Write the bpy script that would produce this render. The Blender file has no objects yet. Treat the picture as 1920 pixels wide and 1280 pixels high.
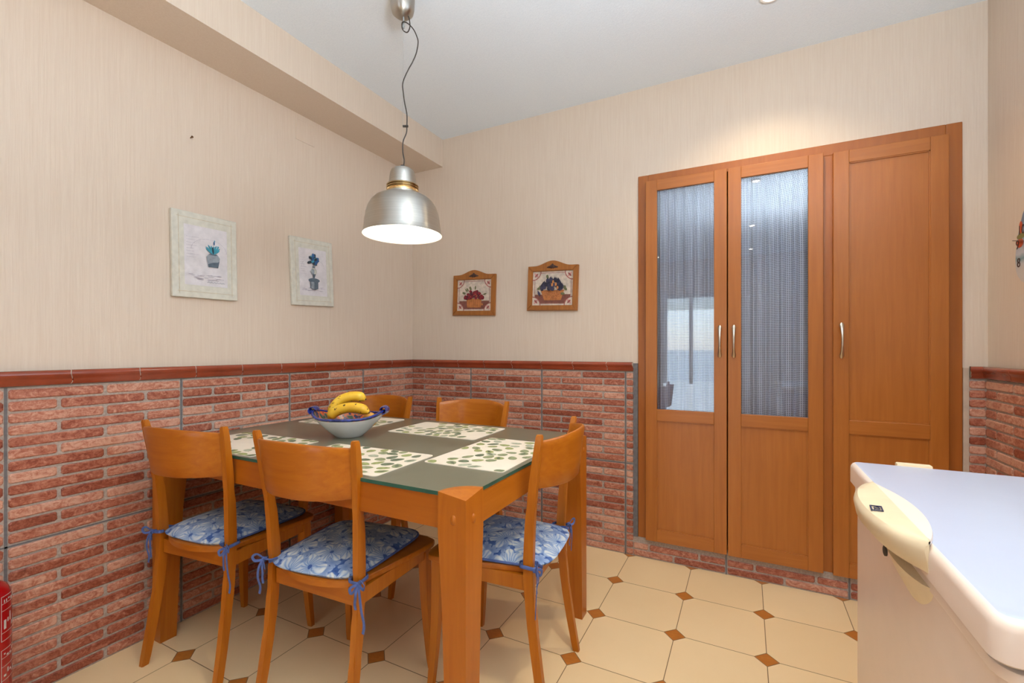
import bpy, bmesh, math, random
from mathutils import Vector, Matrix, Euler
random.seed(7)
PI = math.pi
scn = bpy.context.scene
COL = scn.collection
# ------------------------------------------------------------------ helpers
def S(r, g, b, a=1.0):
    f = lambda c: (c/255/12.92) if c/255 <= .04045 else ((c/255+.055)/1.055)**2.4
    return (f(r), f(g), f(b), a)
def R(d): return math.radians(d)

def obj(name, bm, mats, parent=None, smooth=False, loc=None, rot=None):
    me = bpy.data.meshes.new(name)
    bmesh.ops.recalc_face_normals(bm, faces=bm.faces)
    bm.to_mesh(me); bm.free()
    if not isinstance(mats, (list, tuple)): mats = [mats]
    for m in mats: me.materials.append(m)
    if smooth:
        for p in me.polygons: p.use_smooth = True
        try: me.set_sharp_from_angle(angle=R(40))
        except Exception: pass
    o = bpy.data.objects.new(name, me); COL.objects.link(o)
    if parent is not None: o.parent = parent
    if loc is not None: o.location = loc
    if rot is not None: o.rotation_euler = rot
    return o
def tag(o, label=None, cat=None, group=None, kind=None):
    if label: o['label'] = label
    if cat: o['category'] = cat
    if group: o['group'] = group
    if kind: o['kind'] = kind
    return o
def thing(name, label, cat, loc=(0, 0, 0), rz=0, group=None):
    o = bpy.data.objects.new(name, None); COL.objects.link(o)
    o.empty_display_size = .1
    o.location = loc; o.rotation_euler = (0, 0, rz)
    return tag(o, label, cat, group)
def struct(name, bm, m, smooth=False, label=None):
    o = obj(name, bm, m, smooth=smooth); tag(o, label=label, kind='structure'); return o
def copy_tree(o, parent=None):
    c = o.copy(); COL.objects.link(c); c.parent = parent
    for ch in list(o.children): copy_tree(ch, c)
    return c

def box(bm, x0, x1, y0, y1, z0, z1, mi=0, bev=0, seg=2):
    vs = [bm.verts.new(p) for p in ((x0,y0,z0),(x1,y0,z0),(x1,y1,z0),(x0,y1,z0),(x0,y0,z1),(x1,y0,z1),(x1,y1,z1),(x0,y1,z1))]
    fs = [bm.faces.new([vs[i] for i in q]) for q in ((3,2,1,0),(4,5,6,7),(0,1,5,4),(1,2,6,5),(2,3,7,6),(3,0,4,7))]
    for f in fs: f.material_index = mi
    if bev > 0:
        es = list({e for f in fs for e in f.edges})
        r = bmesh.ops.bevel(bm, geom=es, offset=bev, segments=seg, affect='EDGES', profile=.5)
        for f in r['faces']: f.material_index = mi
def BM(*boxes, bev=0, seg=2):
    bm = bmesh.new()
    for b in boxes: box(bm, *b, bev=bev, seg=seg)
    return bm
def lathe(bm, prof, n=48, center=(0, 0, 0), mi=0, sx=1, sy=1, cap0=False, cap1=False):
    rings = []
    for r, z in prof:
        rings.append([bm.verts.new((center[0]+sx*r*math.cos(2*PI*k/n), center[1]+sy*r*math.sin(2*PI*k/n), center[2]+z)) for k in range(n)])
    for a, b in zip(rings, rings[1:]):
        for k in range(n):
            f = bm.faces.new((a[k], a[(k+1) % n], b[(k+1) % n], b[k])); f.material_index = mi
    if cap0: bm.faces.new(rings[0][::-1]).material_index = mi
    if cap1: bm.faces.new(rings[-1]).material_index = mi
def sweep(bm, pts, rad, n=10, mi=0, up=(0, 0, 1), caps=True, shape=None):
    """rad: number, or per-point (w, t) pairs; w along side, t along the second normal"""
    pts = [Vector(p) for p in pts]; N = len(pts); rings = []; up = Vector(up)
    if isinstance(rad, (int, float)): rad = [(rad, rad)]*N
    elif isinstance(rad, tuple): rad = [rad]*N
    rad = [(q, q) if isinstance(q, (int, float)) else q for q in rad]
    prev = None
    for i in range(N):
        t = (pts[min(i+1, N-1)] - pts[max(i-1, 0)]).normalized()
        if prev is None:
            s = t.cross(up)
            if s.length < 1e-3: s = t.cross(Vector((1, 0, 0)))
        else: s = prev - t*prev.dot(t)
        s.normalize(); prev = s; u = s.cross(t).normalized()
        w, h = rad[i]; ring = []
        for k in range(n):
            a = 2*PI*(k+.5)/n
            ca, sa = math.cos(a), math.sin(a)
            if shape == 'sq':
                q = max(abs(ca), abs(sa)); ca /= q; sa /= q
            ring.append(bm.verts.new(pts[i] + s*ca*w + u*sa*h))
        rings.append(ring)
    for a, b in zip(rings, rings[1:]):
        for k in range(n):
            bm.faces.new((a[k], a[(k+1) % n], b[(k+1) % n], b[k])).material_index = mi
    if caps:
        bm.faces.new(rings[0][::-1]).material_index = mi; bm.faces.new(rings[-1]).material_index = mi
def smoothpath(pts, sub=6):
    pts = [Vector(p) for p in pts]; out = []
    P = [pts[0]*2-pts[1]] + pts + [pts[-1]*2-pts[-2]]
    for i in range(1, len(P)-2):
        p0, p1, p2, p3 = P[i-1], P[i], P[i+1], P[i+2]
        for k in range(sub):
            t = k/sub
            out.append(.5*((2*p1)+(-p0+p2)*t+(2*p0-5*p1+4*p2-p3)*t*t+(-p0+3*p1-3*p2+p3)*t**3))
    out.append(pts[-1]); return out
def prism(bm, outline, z0, z1, mi=0, inset=0, axis='z'):
    """outline: 2D points ccw. extruded along z (or given axis mapping)"""
    def P(a, b, c):
        return (a, b, c) if axis == 'z' else ((a, c, b) if axis == 'y' else (c, a, b))
    lo = [bm.verts.new(P(x, y, z0)) for x, y in outline]
    hi = [bm.verts.new(P(x, y, z1)) for x, y in outline]
    n = len(outline)
    fs = [bm.faces.new(lo[::-1]), bm.faces.new(hi)]
    for k in range(n): fs.append(bm.faces.new((lo[k], lo[(k+1) % n], hi[(k+1) % n], hi[k])))
    for f in fs: f.material_index = mi
    if inset: bmesh.ops.bevel(bm, geom=list(fs[1].edges)+list(fs[0].edges), offset=inset, segments=2, affect='EDGES', profile=.5)
def flat(bm, pts, mi=0):
    f = bm.faces.new([bm.verts.new(p) for p in pts]); f.material_index = mi; return f
def text_bm(s, size, M, mi=0, extrude=.0002, shear=0):
    cu = bpy.data.curves.new('t', 'FONT'); cu.body = s; cu.size = size; cu.extrude = extrude
    cu.align_x = 'CENTER'; cu.align_y = 'CENTER'; cu.resolution_u = 4
    o = bpy.data.objects.new('t', cu); COL.objects.link(o)
    dg = bpy.context.evaluated_depsgraph_get(); dg.update()
    me = bpy.data.meshes.new_from_object(o.evaluated_get(dg))
    bm = bmesh.new(); bm.from_mesh(me); bm.transform(M)
    for f in bm.faces: f.material_index = mi
    bpy.data.objects.remove(o); bpy.data.curves.remove(cu); bpy.data.meshes.remove(me)
    return bm
def join_bm(dst, src):
    me = bpy.data.meshes.new('tmp'); src.to_mesh(me); src.free(); dst.from_mesh(me); bpy.data.meshes.remove(me)

# ------------------------------------------------------------------ materials
class NT:
    def __init__(s, name):
        s.m = bpy.data.materials.new(name); s.m.use_nodes = True
        s.t = s.m.node_tree; s.t.nodes.clear()
        s.out = s.t.nodes.new('ShaderNodeOutputMaterial')
        s.p = s.t.nodes.new('ShaderNodeBsdfPrincipled')
        s.t.links.new(s.p.outputs[0], s.out.inputs[0])
    def n(s, typ, **kw):
        nd = s.t.nodes.new(typ)
        for k, v in kw.items():
            if k in ('inp',):
                for a, b in v.items(): s.set(nd, a, b)
            else: setattr(nd, k, v)
        return nd
    def set(s, nd, k, v):
        i = nd.inputs[k]
        if hasattr(v, 'bl_idname') and 'Socket' in getattr(v, 'bl_idname', ''): s.t.links.new(v, i)
        elif isinstance(v, bpy.types.NodeSocket): s.t.links.new(v, i)
        else: i.default_value = v
    def P(s, **kw):
        for k, v in kw.items(): s.set(s.p, k.replace('_', ' '), v)
    def math(s, op, a, b=0., c=0.):
        nd = s.n('ShaderNodeMath', operation=op)
        s.set(nd, 0, a); s.set(nd, 1, b)
        if op in ('MULTIPLY_ADD', 'COMPARE', 'SMOOTH_MIN', 'WRAP'): s.set(nd, 2, c)
        return nd.outputs[0]
    def mix(s, fac, a, b, mode='MIX'):
        nd = s.n('ShaderNodeMix', data_type='RGBA', blend_type=mode)
        s.set(nd, 0, fac); s.set(nd, 6, a); s.set(nd, 7, b); return nd.outputs[2]
    def ramp(s, fac, stops, interp='LINEAR'):
        nd = s.n('ShaderNodeValToRGB'); s.set(nd, 0, fac); cr = nd.color_ramp; cr.interpolation = interp
        while len(cr.elements) < len(stops): cr.elements.new(.5)
        for e, (p, c) in zip(cr.elements, stops): e.position = p; e.color = c
        return nd.outputs[0]
    def coord(s, which='Object', scale=(1, 1, 1), rot=(0, 0, 0), loc=(0, 0, 0)):
        tc = s.n('ShaderNodeTexCoord'); mp = s.n('ShaderNodeMapping')
        s.t.links.new(tc.outputs[which], mp.inputs[0])
        mp.inputs['Scale'].default_value = scale; mp.inputs['Rotation'].default_value = rot; mp.inputs['Location'].default_value = loc
        return mp.outputs[0]
    def noise(s, v, scale=5, detail=3, rough=.5, dist=0, out=0):
        nd = s.n('ShaderNodeTexNoise'); s.set(nd, 'Vector', v)
        nd.inputs['Scale'].default_value = scale; nd.inputs['Detail'].default_value = detail
        nd.inputs['Roughness'].default_value = rough; nd.inputs['Distortion'].default_value = dist
        return nd.outputs[out]
    def bump(s, h, strength=.3, dist=.01):
        nd = s.n('ShaderNodeBump'); nd.inputs['Strength'].default_value = strength; nd.inputs['Distance'].default_value = dist
        s.set(nd, 'Height', h); s.set(s.p, 'Normal', nd.outputs[0])
    def sep(s, v):
        nd = s.n('ShaderNodeSeparateXYZ'); s.set(nd, 0, v); return nd.outputs
def plain(name, col, rough=.5, metal=0, spec=.5, coat=0, var=.06, vscale=20):
    q = NT(name); nz = q.noise(q.coord(), vscale, 3)
    dark = tuple(c*(1-var*2) for c in col[:3])+(1,)
    lite = tuple(min(1, c*(1+var)) for c in col[:3])+(1,)
    q.P(Base_Color=q.ramp(nz, [(.3, dark), (.7, lite)]), Roughness=rough, Metallic=metal, Specular_IOR_Level=spec, Coat_Weight=coat)
    return q.m
def wood(name, c1, c2, axis='z', rough=.32, scale=1.0, coat=.15):
    q = NT(name)
    sc = {'z': (38, 38, 2.2), 'x': (2.2, 38, 38), 'y': (38, 2.2, 38)}[axis]
    v = q.coord(scale=tuple(a*scale for a in sc))
    g = q.noise(v, 1.2, 5, .6, .6)
    g2 = q.noise(q.coord(scale=(3, 3, 2)), 1.3, 2)
    c = q.mix(q.ramp(g, [(.25, (0, 0, 0, 1)), (.75, (1, 1, 1, 1))]), c1, c2)
    c = q.mix(q.math('MULTIPLY', g2, .35), c, tuple(x*.62 for x in c1[:3])+(1,))
    q.P(Base_Color=c, Roughness=rough, Coat_Weight=coat, Coat_Roughness=.25, Specular_IOR_Level=.4)
    q.bump(g, .04, .002)
    return q.m
def wallpaper(name, c1, c2):
    q = NT(name)
    v = q.coord(scale=(170, 170, 5))
    a = q.noise(v, 1.0, 4, .65)
    b = q.noise(q.coord(scale=(60, 60, 14)), 1.0, 3, .6)
    m = q.math('MULTIPLY_ADD', b, .5, a)
    c = q.mix(q.ramp(a, [(.35, (0, 0, 0, 1)), (.65, (1, 1, 1, 1))]), c1, c2)
    q.P(Base_Color=c, Roughness=.42, Specular_IOR_Level=.45)
    q.bump(m, .22, .004); return q.m
WP = wallpaper('wallpaper', S(215, 195, 175), S(220, 202, 183))
def ceil_mat():
    q = NT('ceiling_plaster'); n1 = q.noise(q.coord(), 160, 4, .6)
    q.P(Base_Color=q.ramp(n1, [(.3, S(230, 238, 245)), (.7, S(238, 245, 251))]), Roughness=.9); q.bump(n1, .25, .004); return q.m
CEIL = ceil_mat()
def floor_mat():
    q = NT('octagon_floor_tile')
    tc = q.n('ShaderNodeTexCoord'); x, y, z = q.sep(tc.outputs['Object'])
    def cell(v, off):
        a = q.math('SUBTRACT', v, off); a = q.math('DIVIDE', a, .3165)
        r = q.math('ROUND', a)
        return q.math('ABSOLUTE', q.math('SUBTRACT', a, r)), r, a
    u, ru, au = cell(x, -.566); v, rv, av = cell(y, 2.2)
    s = q.math('ADD', u, v); mn = q.math('MINIMUM', u, v)
    H = .127
    dia = q.math('LESS_THAN', s, H)
    edge = q.math('LESS_THAN', q.math('ABSOLUTE', q.math('SUBTRACT', s, H)), .0065)
    gl = q.math('MULTIPLY', q.math('LESS_THAN', mn, .0045), q.math('GREATER_THAN', s, H))
    grout = q.math('MAXIMUM', edge, gl)
    oc = q.coord()
    # per-tile tone
    wn = q.n('ShaderNodeTexWhiteNoise', noise_dimensions='2D'); cb = q.n('ShaderNodeCombineXYZ')
    q.set(cb, 0, q.math('FLOOR', au)); q.set(cb, 1, q.math('FLOOR', av)); q.set(wn, 'Vector', cb.outputs[0])
    n1 = q.noise(oc, 3.5, 4, .6)
    cream = q.mix(n1, S(236, 206, 158), S(246, 218, 172))
    cream = q.mix(q.math('MULTIPLY', wn.outputs[0], .35), cream, S(230, 198, 148))
    tn = q.noise(q.coord(scale=(30, 60, 1)), 1.5, 3)
    terra = q.mix(tn, S(168, 96, 36), S(196, 124, 52))
    c = q.mix(dia, cream, terra)
    c = q.mix(grout, c, S(132, 104, 72))
    q.P(Base_Color=c, Roughness=q.math('MULTIPLY_ADD', grout, .4, .3), Specular_IOR_Level=.45)
    q.bump(q.math('SUBTRACT', 1., grout), .35, .002); return q.m
FLOOR = floor_mat()
def brick_mat():
    q = NT('brick_relief_tile')
    ge = q.n('ShaderNodeNewGeometry'); rnd = ge.outputs['Random Per Island']
    oc = q.coord(scale=(1, 1, 1.6))
    n1 = q.noise(oc, 26, 6, .72, 1.8)
    n2 = q.noise(q.coord(scale=(9, 9, 26)), 1, 2)
    f = q.math('MULTIPLY_ADD', n1, .8, q.math('MULTIPLY_ADD', rnd, .26, q.math('MULTIPLY', n2, .12)))
    f = q.math('MULTIPLY_ADD', q.noise(q.coord(scale=(1, 1, .8)), 95, 4, .7, 1.0), .34, q.math('SUBTRACT', f, .17))
    c = q.ramp(f, [(.34, S(116, 52, 36)), (.47, S(148, 78, 56)), (.60, S(180, 114, 90)), (.74, S(208, 158, 134))])
    q.P(Base_Color=c, Roughness=.42, Specular_IOR_Level=.4); q.bump(n1, .22, .002); return q.m
BRICK = brick_mat()
MORTAR = plain('mortar', S(176, 160, 148), .8, var=.12, vscale=120)
SEAM = plain('grey_grout_groove_shade', S(112, 108, 108), .8, var=.1, vscale=60)  # panel seams coloured darker for groove shade; cupboard-side strip is grey grout
PALE = plain('pale_grout', S(196, 176, 156), .8)
RAIL = plain('glazed_terracotta', S(150, 66, 40), .25, spec=.5, coat=.3, var=.1, vscale=9)
W_CAB = wood('cupboard_wood', S(168, 97, 34), S(187, 113, 46), 'z', .34)
W_CABX = wood('cupboard_wood_rail', S(168, 97, 34), S(187, 113, 46), 'x', .34)
W_FRAME = wood('cupboard_frame_wood', S(162, 90, 32), S(178, 104, 42), 'z', .36)
W_CHAIR = wood('chair_beech', S(172, 92, 10), S(196, 118, 28), 'z', .34, 1.0, .05)
W_CHX = wood('chair_beech_slat', S(168, 88, 8), S(194, 114, 24), 'x', .34, 1.0, .05)
W_TAB = wood('table_beech', S(168, 88, 10), S(190, 110, 26), 'z', .34, 1.0, .05)
W_TABX = wood('table_beech_long', S(160, 80, 8), S(180, 100, 20), 'x', .34, 1.0, .05)
W_TABY = wood('table_beech_side', S(172, 94, 14), S(192, 114, 32), 'y', .34, 1.0, .05)
W_PIC = wood('picture_pine', S(150, 88, 32), S(184, 116, 50), 'z', .4, 1.5)
METAL = plain('brushed_aluminium', S(196, 190, 180), .26, 1, var=.04, vscale=60)
def brushed():
    q = NT('spun_aluminium'); n = q.noise(q.coord(scale=(2, 2, 260)), 1, 4, .6)
    q.P(Base_Color=q.ramp(n, [(.3, S(180, 176, 168)), (.7, S(192, 188, 180))]), Metallic=1., Roughness=.36, Anisotropic=.8, Anisotropic_Rotation=.25)
    tg = q.n('ShaderNodeTangent', direction_type='RADIAL', axis='Z'); q.t.links.new(tg.outputs[0], q.p.inputs['Tangent'])
    return q.m
SPUN = brushed()
BRASS_AND_GLOW = plain('brass_and_vent_glow', S(204, 178, 134), .25, 1, var=.05)  # valve brass; also colours nickel vent rings with the lamp's leaking glow
NICKEL = plain('satin_nickel', S(206, 196, 182), .28, 1, var=.03)
BLACK = plain('black_cable', S(52, 44, 38), .5)
GREYP = plain('grey_plastic', S(150, 152, 150), .4)
INNER = plain('white_enamel', S(250, 246, 238), .4, var=.01)
def emis(name, col, st):
    q = NT(name); q.P(Base_Color=col, Emission_Color=col, Emission_Strength=st); return q.m
BULB = emis('lamp_glow', (1, .93, .80, 1), 30)
SPOTM = emis('spot_glow', (1, .92, .78, 1), 25)
def glass_pane():
    q = NT('clear_pane'); q.t.nodes.remove(q.p)
    tr = q.n('ShaderNodeBsdfTransparent'); tr.inputs[0].default_value = (.96, .98, 1, 1)
    gl = q.n('ShaderNodeBsdfGlossy'); gl.inputs['Roughness'].default_value = .015
    fr = q.n('ShaderNodeFresnel'); fr.inputs[0].default_value = 1.5
    mx = q.n('ShaderNodeMixShader'); q.set(mx, 0, q.math('MULTIPLY', fr.outputs[0], 1.8))
    q.t.links.new(tr.outputs[0], mx.inputs[1]); q.t.links.new(gl.outputs[0], mx.inputs[2])
    q.t.links.new(mx.outputs[0], q.out.inputs[0]); return q.m
PANE = glass_pane()
TGLASS = plain('olive_table_glass', S(104, 103, 84), .3, spec=.6, coat=.3, var=.02)
TEDGE = plain('green_glass_edge', S(40, 92, 78), .15, spec=.7)
def curtain_mat():
    q = NT('dotted_curtain_cloth'); uv = q.n('ShaderNodeTexCoord').outputs['UV']; u, v, w = q.sep(uv)
    def fr(x): return q.math('ABSOLUTE', q.math('SUBTRACT', q.math('FRACT', q.math('MULTIPLY', x, 118.)), .5))
    a, b = fr(u), fr(v)
    dot = q.math('MULTIPLY', q.math('LESS_THAN', a, .21), q.math('LESS_THAN', b, .23))
    ln = q.math('MAXIMUM', q.math('GREATER_THAN', a, .43), q.math('GREATER_THAN', b, .43))
    c = q.mix(ln, S(206, 208, 222), S(244, 244, 248))
    c = q.mix(dot, c, S(40, 42, 66))
    q.P(Base_Color=c, Roughness=.9, Specular_IOR_Level=.1); return q.m
CURT = curtain_mat()
def floral():
    q = NT('blue_floral_cotton')
    base = q.coord(scale=(1, 1, 1))
    nz = q.n('ShaderNodeTexNoise'); q.set(nz, 'Vector', base); nz.inputs['Scale'].default_value = 20; nz.inputs['Detail'].default_value = 2
    wv = q.n('ShaderNodeVectorMath', operation='MULTIPLY_ADD')
    q.set(wv, 0, nz.outputs[1]); wv.inputs[1].default_value = (.030, .030, 0); q.set(wv, 2, base)
    x, y, z = q.sep(wv.outputs[0]); cb = q.n('ShaderNodeCombineXYZ'); q.set(cb, 0, x); q.set(cb, 1, y); P2 = cb.outputs[0]
    def flowers(scale, seed, petals, fill):
        mp = q.n('ShaderNodeVectorMath', operation='MULTIPLY_ADD'); q.set(mp, 0, P2)
        mp.inputs[1].default_value = (scale, scale, 1); mp.inputs[2].default_value = (seed, seed*1.7, 0)
        vo = q.n('ShaderNodeTexVoronoi', voronoi_dimensions='2D', feature='F1'); q.set(vo, 'Vector', mp.outputs[0]); vo.inputs['Scale'].default_value = 1; vo.inputs['Randomness'].default_value = .8
        df = q.n('ShaderNodeVectorMath', operation='SUBTRACT'); q.set(df, 0, mp.outputs[0]); q.set(df, 1, vo.outputs['Position'])
        dx, dy, dz = q.sep(df.outputs[0]); cr, cg, cbl = q.sep(vo.outputs['Color'])
        th = q.math('ARCTAN2', dy, dx); r = vo.outputs['Distance']
        a = q.math('MULTIPLY_ADD', th, petals/2., q.math('MULTIPLY', cr, 6.28))
        pc = q.math('ABSOLUTE', q.math('COSINE', a))
        R_ = q.math('MULTIPLY_ADD', q.math('POWER', pc, .6), fill*.55, fill*.42)
        ins = q.math('SUBTRACT', R_, r)
        mask = q.ramp(ins, [(.0, (0, 0, 0, 1)), (.05, (1, 1, 1, 1))])
        vein = q.math('MULTIPLY', q.math('ABSOLUTE', q.math('SINE', q.math('MULTIPLY', a, 3.))), .5)
        core = q.math('LESS_THAN', r, .07)
        tone = q.math('ADD', q.math('MULTIPLY', r, 1.1), vein)
        return mask, tone, core
    m1, t1, k1 = flowers(11, 3.1, 6, .62)
    m2, t2, k2 = flowers(25, 8.3, 5, .66)
    n3 = q.noise(P2, 60, 3, .6)
    bg = q.ramp(n3, [(.35, S(48, 78, 138)), (.65, S(84, 118, 176))])
    c2 = q.ramp(t2, [(.1, S(92, 124, 176)), (.9, S(158, 176, 204))])
    c1 = q.ramp(t1, [(.08, S(70, 102, 160)), (.5, S(140, 164, 198)), (1., S(208, 212, 210))])
    c = q.mix(q.math('MULTIPLY', m2, .85), bg, c2)
    c = q.mix(m1, c, c1); c = q.mix(k1, c, S(60, 92, 152))
    q.P(Base_Color=c, Roughness=.85, Specular_IOR_Level=.15, Sheen_Weight=.2)
    q.bump(q.noise(base, 320, 2), .15, .001); return q.m
FLORAL = floral()
PIPING = plain('blue_piping', S(82, 102, 160), .85, var=.08, vscale=90)
MATW = plain('placemat_cream', S(228, 216, 198), .45, var=.02)
LEAFS = [plain('leaf_%s' % n, S(*c), .6, var=.15, vscale=90) for n, c in (('sage', (140, 146, 108)), ('olive', (150, 156, 98)), ('dark', (104, 114, 88)), ('grey', (172, 174, 150)))]
STEM = plain('leaf_stem', S(150, 122, 92), .7)
FWHITE = plain('freezer_lid_white', S(178, 186, 205), .3, spec=.5, var=.005)
FBODY = plain('freezer_body_white', S(236, 216, 200), .3, var=.01)
FCREAM = plain('yellowed_plastic', S(222, 202, 168), .35, var=.03)
FDARK = plain('dark_gap', S(66, 58, 50), .7)
NAVY = plain('navy_print', S(32, 42, 78), .5)
RED = plain('extinguisher_red', S(176, 8, 18), .22, coat=.4, var=.02)
WPRINT = plain('white_print', S(216, 206, 200), .5)
# ------------------------------------------------------------------ room shell
XL, XR, YB, YR, ZC = -2.073, .868, 2.513, -2.7, 2.53
T = .15
struct('floor', BM((XL-T, XR+T, YR-T, YB+.55, -.1, 0)), FLOOR)
struct('ceiling', BM((XL-T, XR+T, YR-T, YB+.55, ZC, ZC+.1)), CEIL)
struct('wall_left', BM((XL-T, XL, YR-T, YB+T, 0, ZC)), WP)
struct('trim_1', BM((XL, -1.816, YR, YB, 2.347, ZC)), WP)       # boxed beam
CX0, CX1, CZ0, CZ1 = -.52, .79, .112, 2.055                     # cupboard opening
struct('wall_back', BM((XL-T, CX0, YB, YB+T, 0, ZC), (CX1, XR+T, YB, YB+T, 0, ZC), (CX0, CX1, YB, YB+T, CZ1, ZC), (CX0, CX1, YB, YB+T, 0, CZ0-.002)), WP)
WY0, WY1, WZ0, WZ1 = .70, 1.85, 1.18, 2.15
struct('wall_right', BM((XR, XR+T, YR-T, WY0, 0, ZC), (XR, XR+T, WY1, YB+T, 0, ZC), (XR, XR+T, WY0, WY1, 0, WZ0), (XR, XR+T, WY0, WY1, WZ1, ZC)), WP)
DX0, DX1, DZ1 = -1.20, -.36, 2.0
struct('wall_rear', BM((XL-T, DX0, YR-T, YR, 0, ZC), (DX1, XR+T, YR-T, YR, 0, ZC), (DX0, DX1, YR-T, YR, DZ1, ZC)), WP)
# terrace door behind the camera; side window is unseen, added for daylight
WHT = plain('white_lacquer', S(232, 230, 226), .4)
def pane_frame(name, x0, x1, z0, z1, y, ax, mids=1):
    bm = bmesh.new(); w = .055
    def b(a0, a1, c0, c1, m=0, t0=-.03, t1=.03):
        if ax == 'x': box(bm, a0, a1, y+t0, y+t1, c0, c1, m)
        else: box(bm, y+t0, y+t1, a0, a1, c0, c1, m)
    b(x0, x0+w, z0, z1); b(x1-w, x1, z0, z1); b(x0+w, x1-w, z0, z0+w); b(x0+w, x1-w, z1-w, z1)
    for k in range(1, mids+1):
        c = x0+(x1-x0)*k/(mids+1); b(c-w/2, c+w/2, z0+w, z1-w)
    f = obj(name, bm, WHT); tag(f, kind='structure')
    bm = bmesh.new()
    if ax == 'x': box(bm, x0+w, x1-w, y-.004, y+.004, z0+w, z1-w)
    else: box(bm, y-.004, y+.004, x0+w, x1-w, z0+w, z1-w)
    g = obj('window_glass', bm, PANE, f)
pane_frame('door_1', DX0, DX1, 0, DZ1, YR-.08, 'x', 1)
pane_frame('added_window_1', WY0, WY1, WZ0, WZ1, XR+.08, 'y', 1)
# terrace outside the rear door
TERR = plain('terrace_tile', S(214, 208, 198), .7)
struct('floor_terrace', BM((-5, 4, -8, YR-T-.002, -.12, -.02)), TERR)
struct('wall_terrace', BM((-5, 4, -8.2, -8, -.02, 1.1)), plain('terrace_render', S(232, 228, 220), .9))

# ------------------------------------------------------------------ brick-effect wainscot
PV = .5; RP = .494/13
def wains(name, axis, a0, a1, seam0, face, out, zlo=0., zhi=.999, rows_from=0, rows_to=26, cap=None):
    """axis 'x': runs along X on plane Y=face; 'y': runs along Y on plane X=face. out: sign of the room side along the normal"""
    bm = bmesh.new()
    def P(a, d, z):   # a along, d distance towards the room from the face
        return (a, face+out*d, z) if axis == 'x' else (face+out*d, a, z)
    def slab(lo, hi, z0, z1, d, mi):
        c = [P(lo, -.010, z0), P(hi, -.010, z0), P(hi, -.010, z1), P(lo, -.010, z1)]
        e = [P(lo, d, z0), P(hi, d, z0), P(hi, d, z1), P(lo, d, z1)]
        v = [bm.verts.new(p) for p in c+e]
        for q in ((4,5,6,7),(0,1,5,4),(1,2,6,5),(2,3,7,6),(3,0,4,7)): bm.faces.new([v[i] for i in q]).material_index = mi
    slab(a0, a1, zlo, zhi, -.0045, 1)
    k0 = math.floor((a0-seam0)/PV)-1; k1 = math.ceil((a1-seam0)/PV)+1
    for k in range(k0, k1+1):
        s = seam0+k*PV
        if a0+.004 < s < a1-.004: slab(s-.0035, s+.0035, zlo, zhi, -.0032, 2)
    if zlo < .499 < zhi: slab(a0, a1, .4955, .5005, -.0032, 2)
    def brick(lo, hi, z0, z1):
        lo = max(lo, a0+.002); hi = min(hi, a1-.002)
        if hi-lo < .012: return
        c = .005; j = lambda s=.0010: random.uniform(-s, s)
        def loop(i, d, jj):
            L, H, B, T_ = lo+i, hi-i, z0+i, z1-i
            pts = [(L+c, B), ((L+H)/2, B), (H-c, B), (H, B+c), (H, T_-c), (H-c, T_), ((L+H)/2, T_), (L+c, T_), (L, T_-c), (L, B+c)]
            return [bm.verts.new(P(a+(j() if jj else 0), d, z+(j() if jj else 0))) for a, z in pts]
        A = loop(-.001, -.0050, False); B = loop(.0, -.002, True); C = loop(.0025, 0, True)
        n = len(A)
        for X, Y in ((A, B), (B, C)):
            for q in range(n): bm.faces.new((X[q], X[(q+1) % n], Y[(q+1) % n], Y[q]))
        bm.faces.new(C)
    for r in range(rows_from, rows_to):
        pan, rr = divmod(r, 13)
        z0 = pan*.5+.002+rr*RP+.0045; z1 = z0+RP-.009
        offs = [0, .25, .5] if rr % 2 == 0 else [0, .125, .375, .5]
        for k in range(k0, k1+1):
            s = seam0+k*PV
            for p, q in zip(offs, offs[1:]):
                g0 = .0065 if p == 0 else .0058; g1 = .0065 if q == .5 else .0058
                brick(s+p+g0, s+q-g1, z0, z1)
    o = obj(name, bm, [BRICK, MORTAR, SEAM]); tag(o, kind='structure'); return o
BXL, BYB, BXR = XL+.010, YB-.010, XR-.010
wains('trim_2', 'y', YR+.01, BYB+.004, 1.545, BXL, 1)
wains('trim_3', 'x', BXL-.004, -.545, -.588, BYB, -1)
wains('trim_4', 'x', .809, BXR+.004, -.588, BYB, -1, zlo=.107)
wains('trim_5', 'y', YR+.01, BYB+.004, 1.545, BXR, -1)
wains('trim_6', 'x', -.545, BXR+.004, -.588, BYB, -1, zhi=.107, rows_to=2)
struct('trim_7', BM((-.545, CX0-.001, BYB-.001, YB, .107, 1.045)), SEAM)
struct('trim_8', BM((CX1+.001, .809, BYB+.001, YB, .107, 1.045)), PALE)
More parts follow.
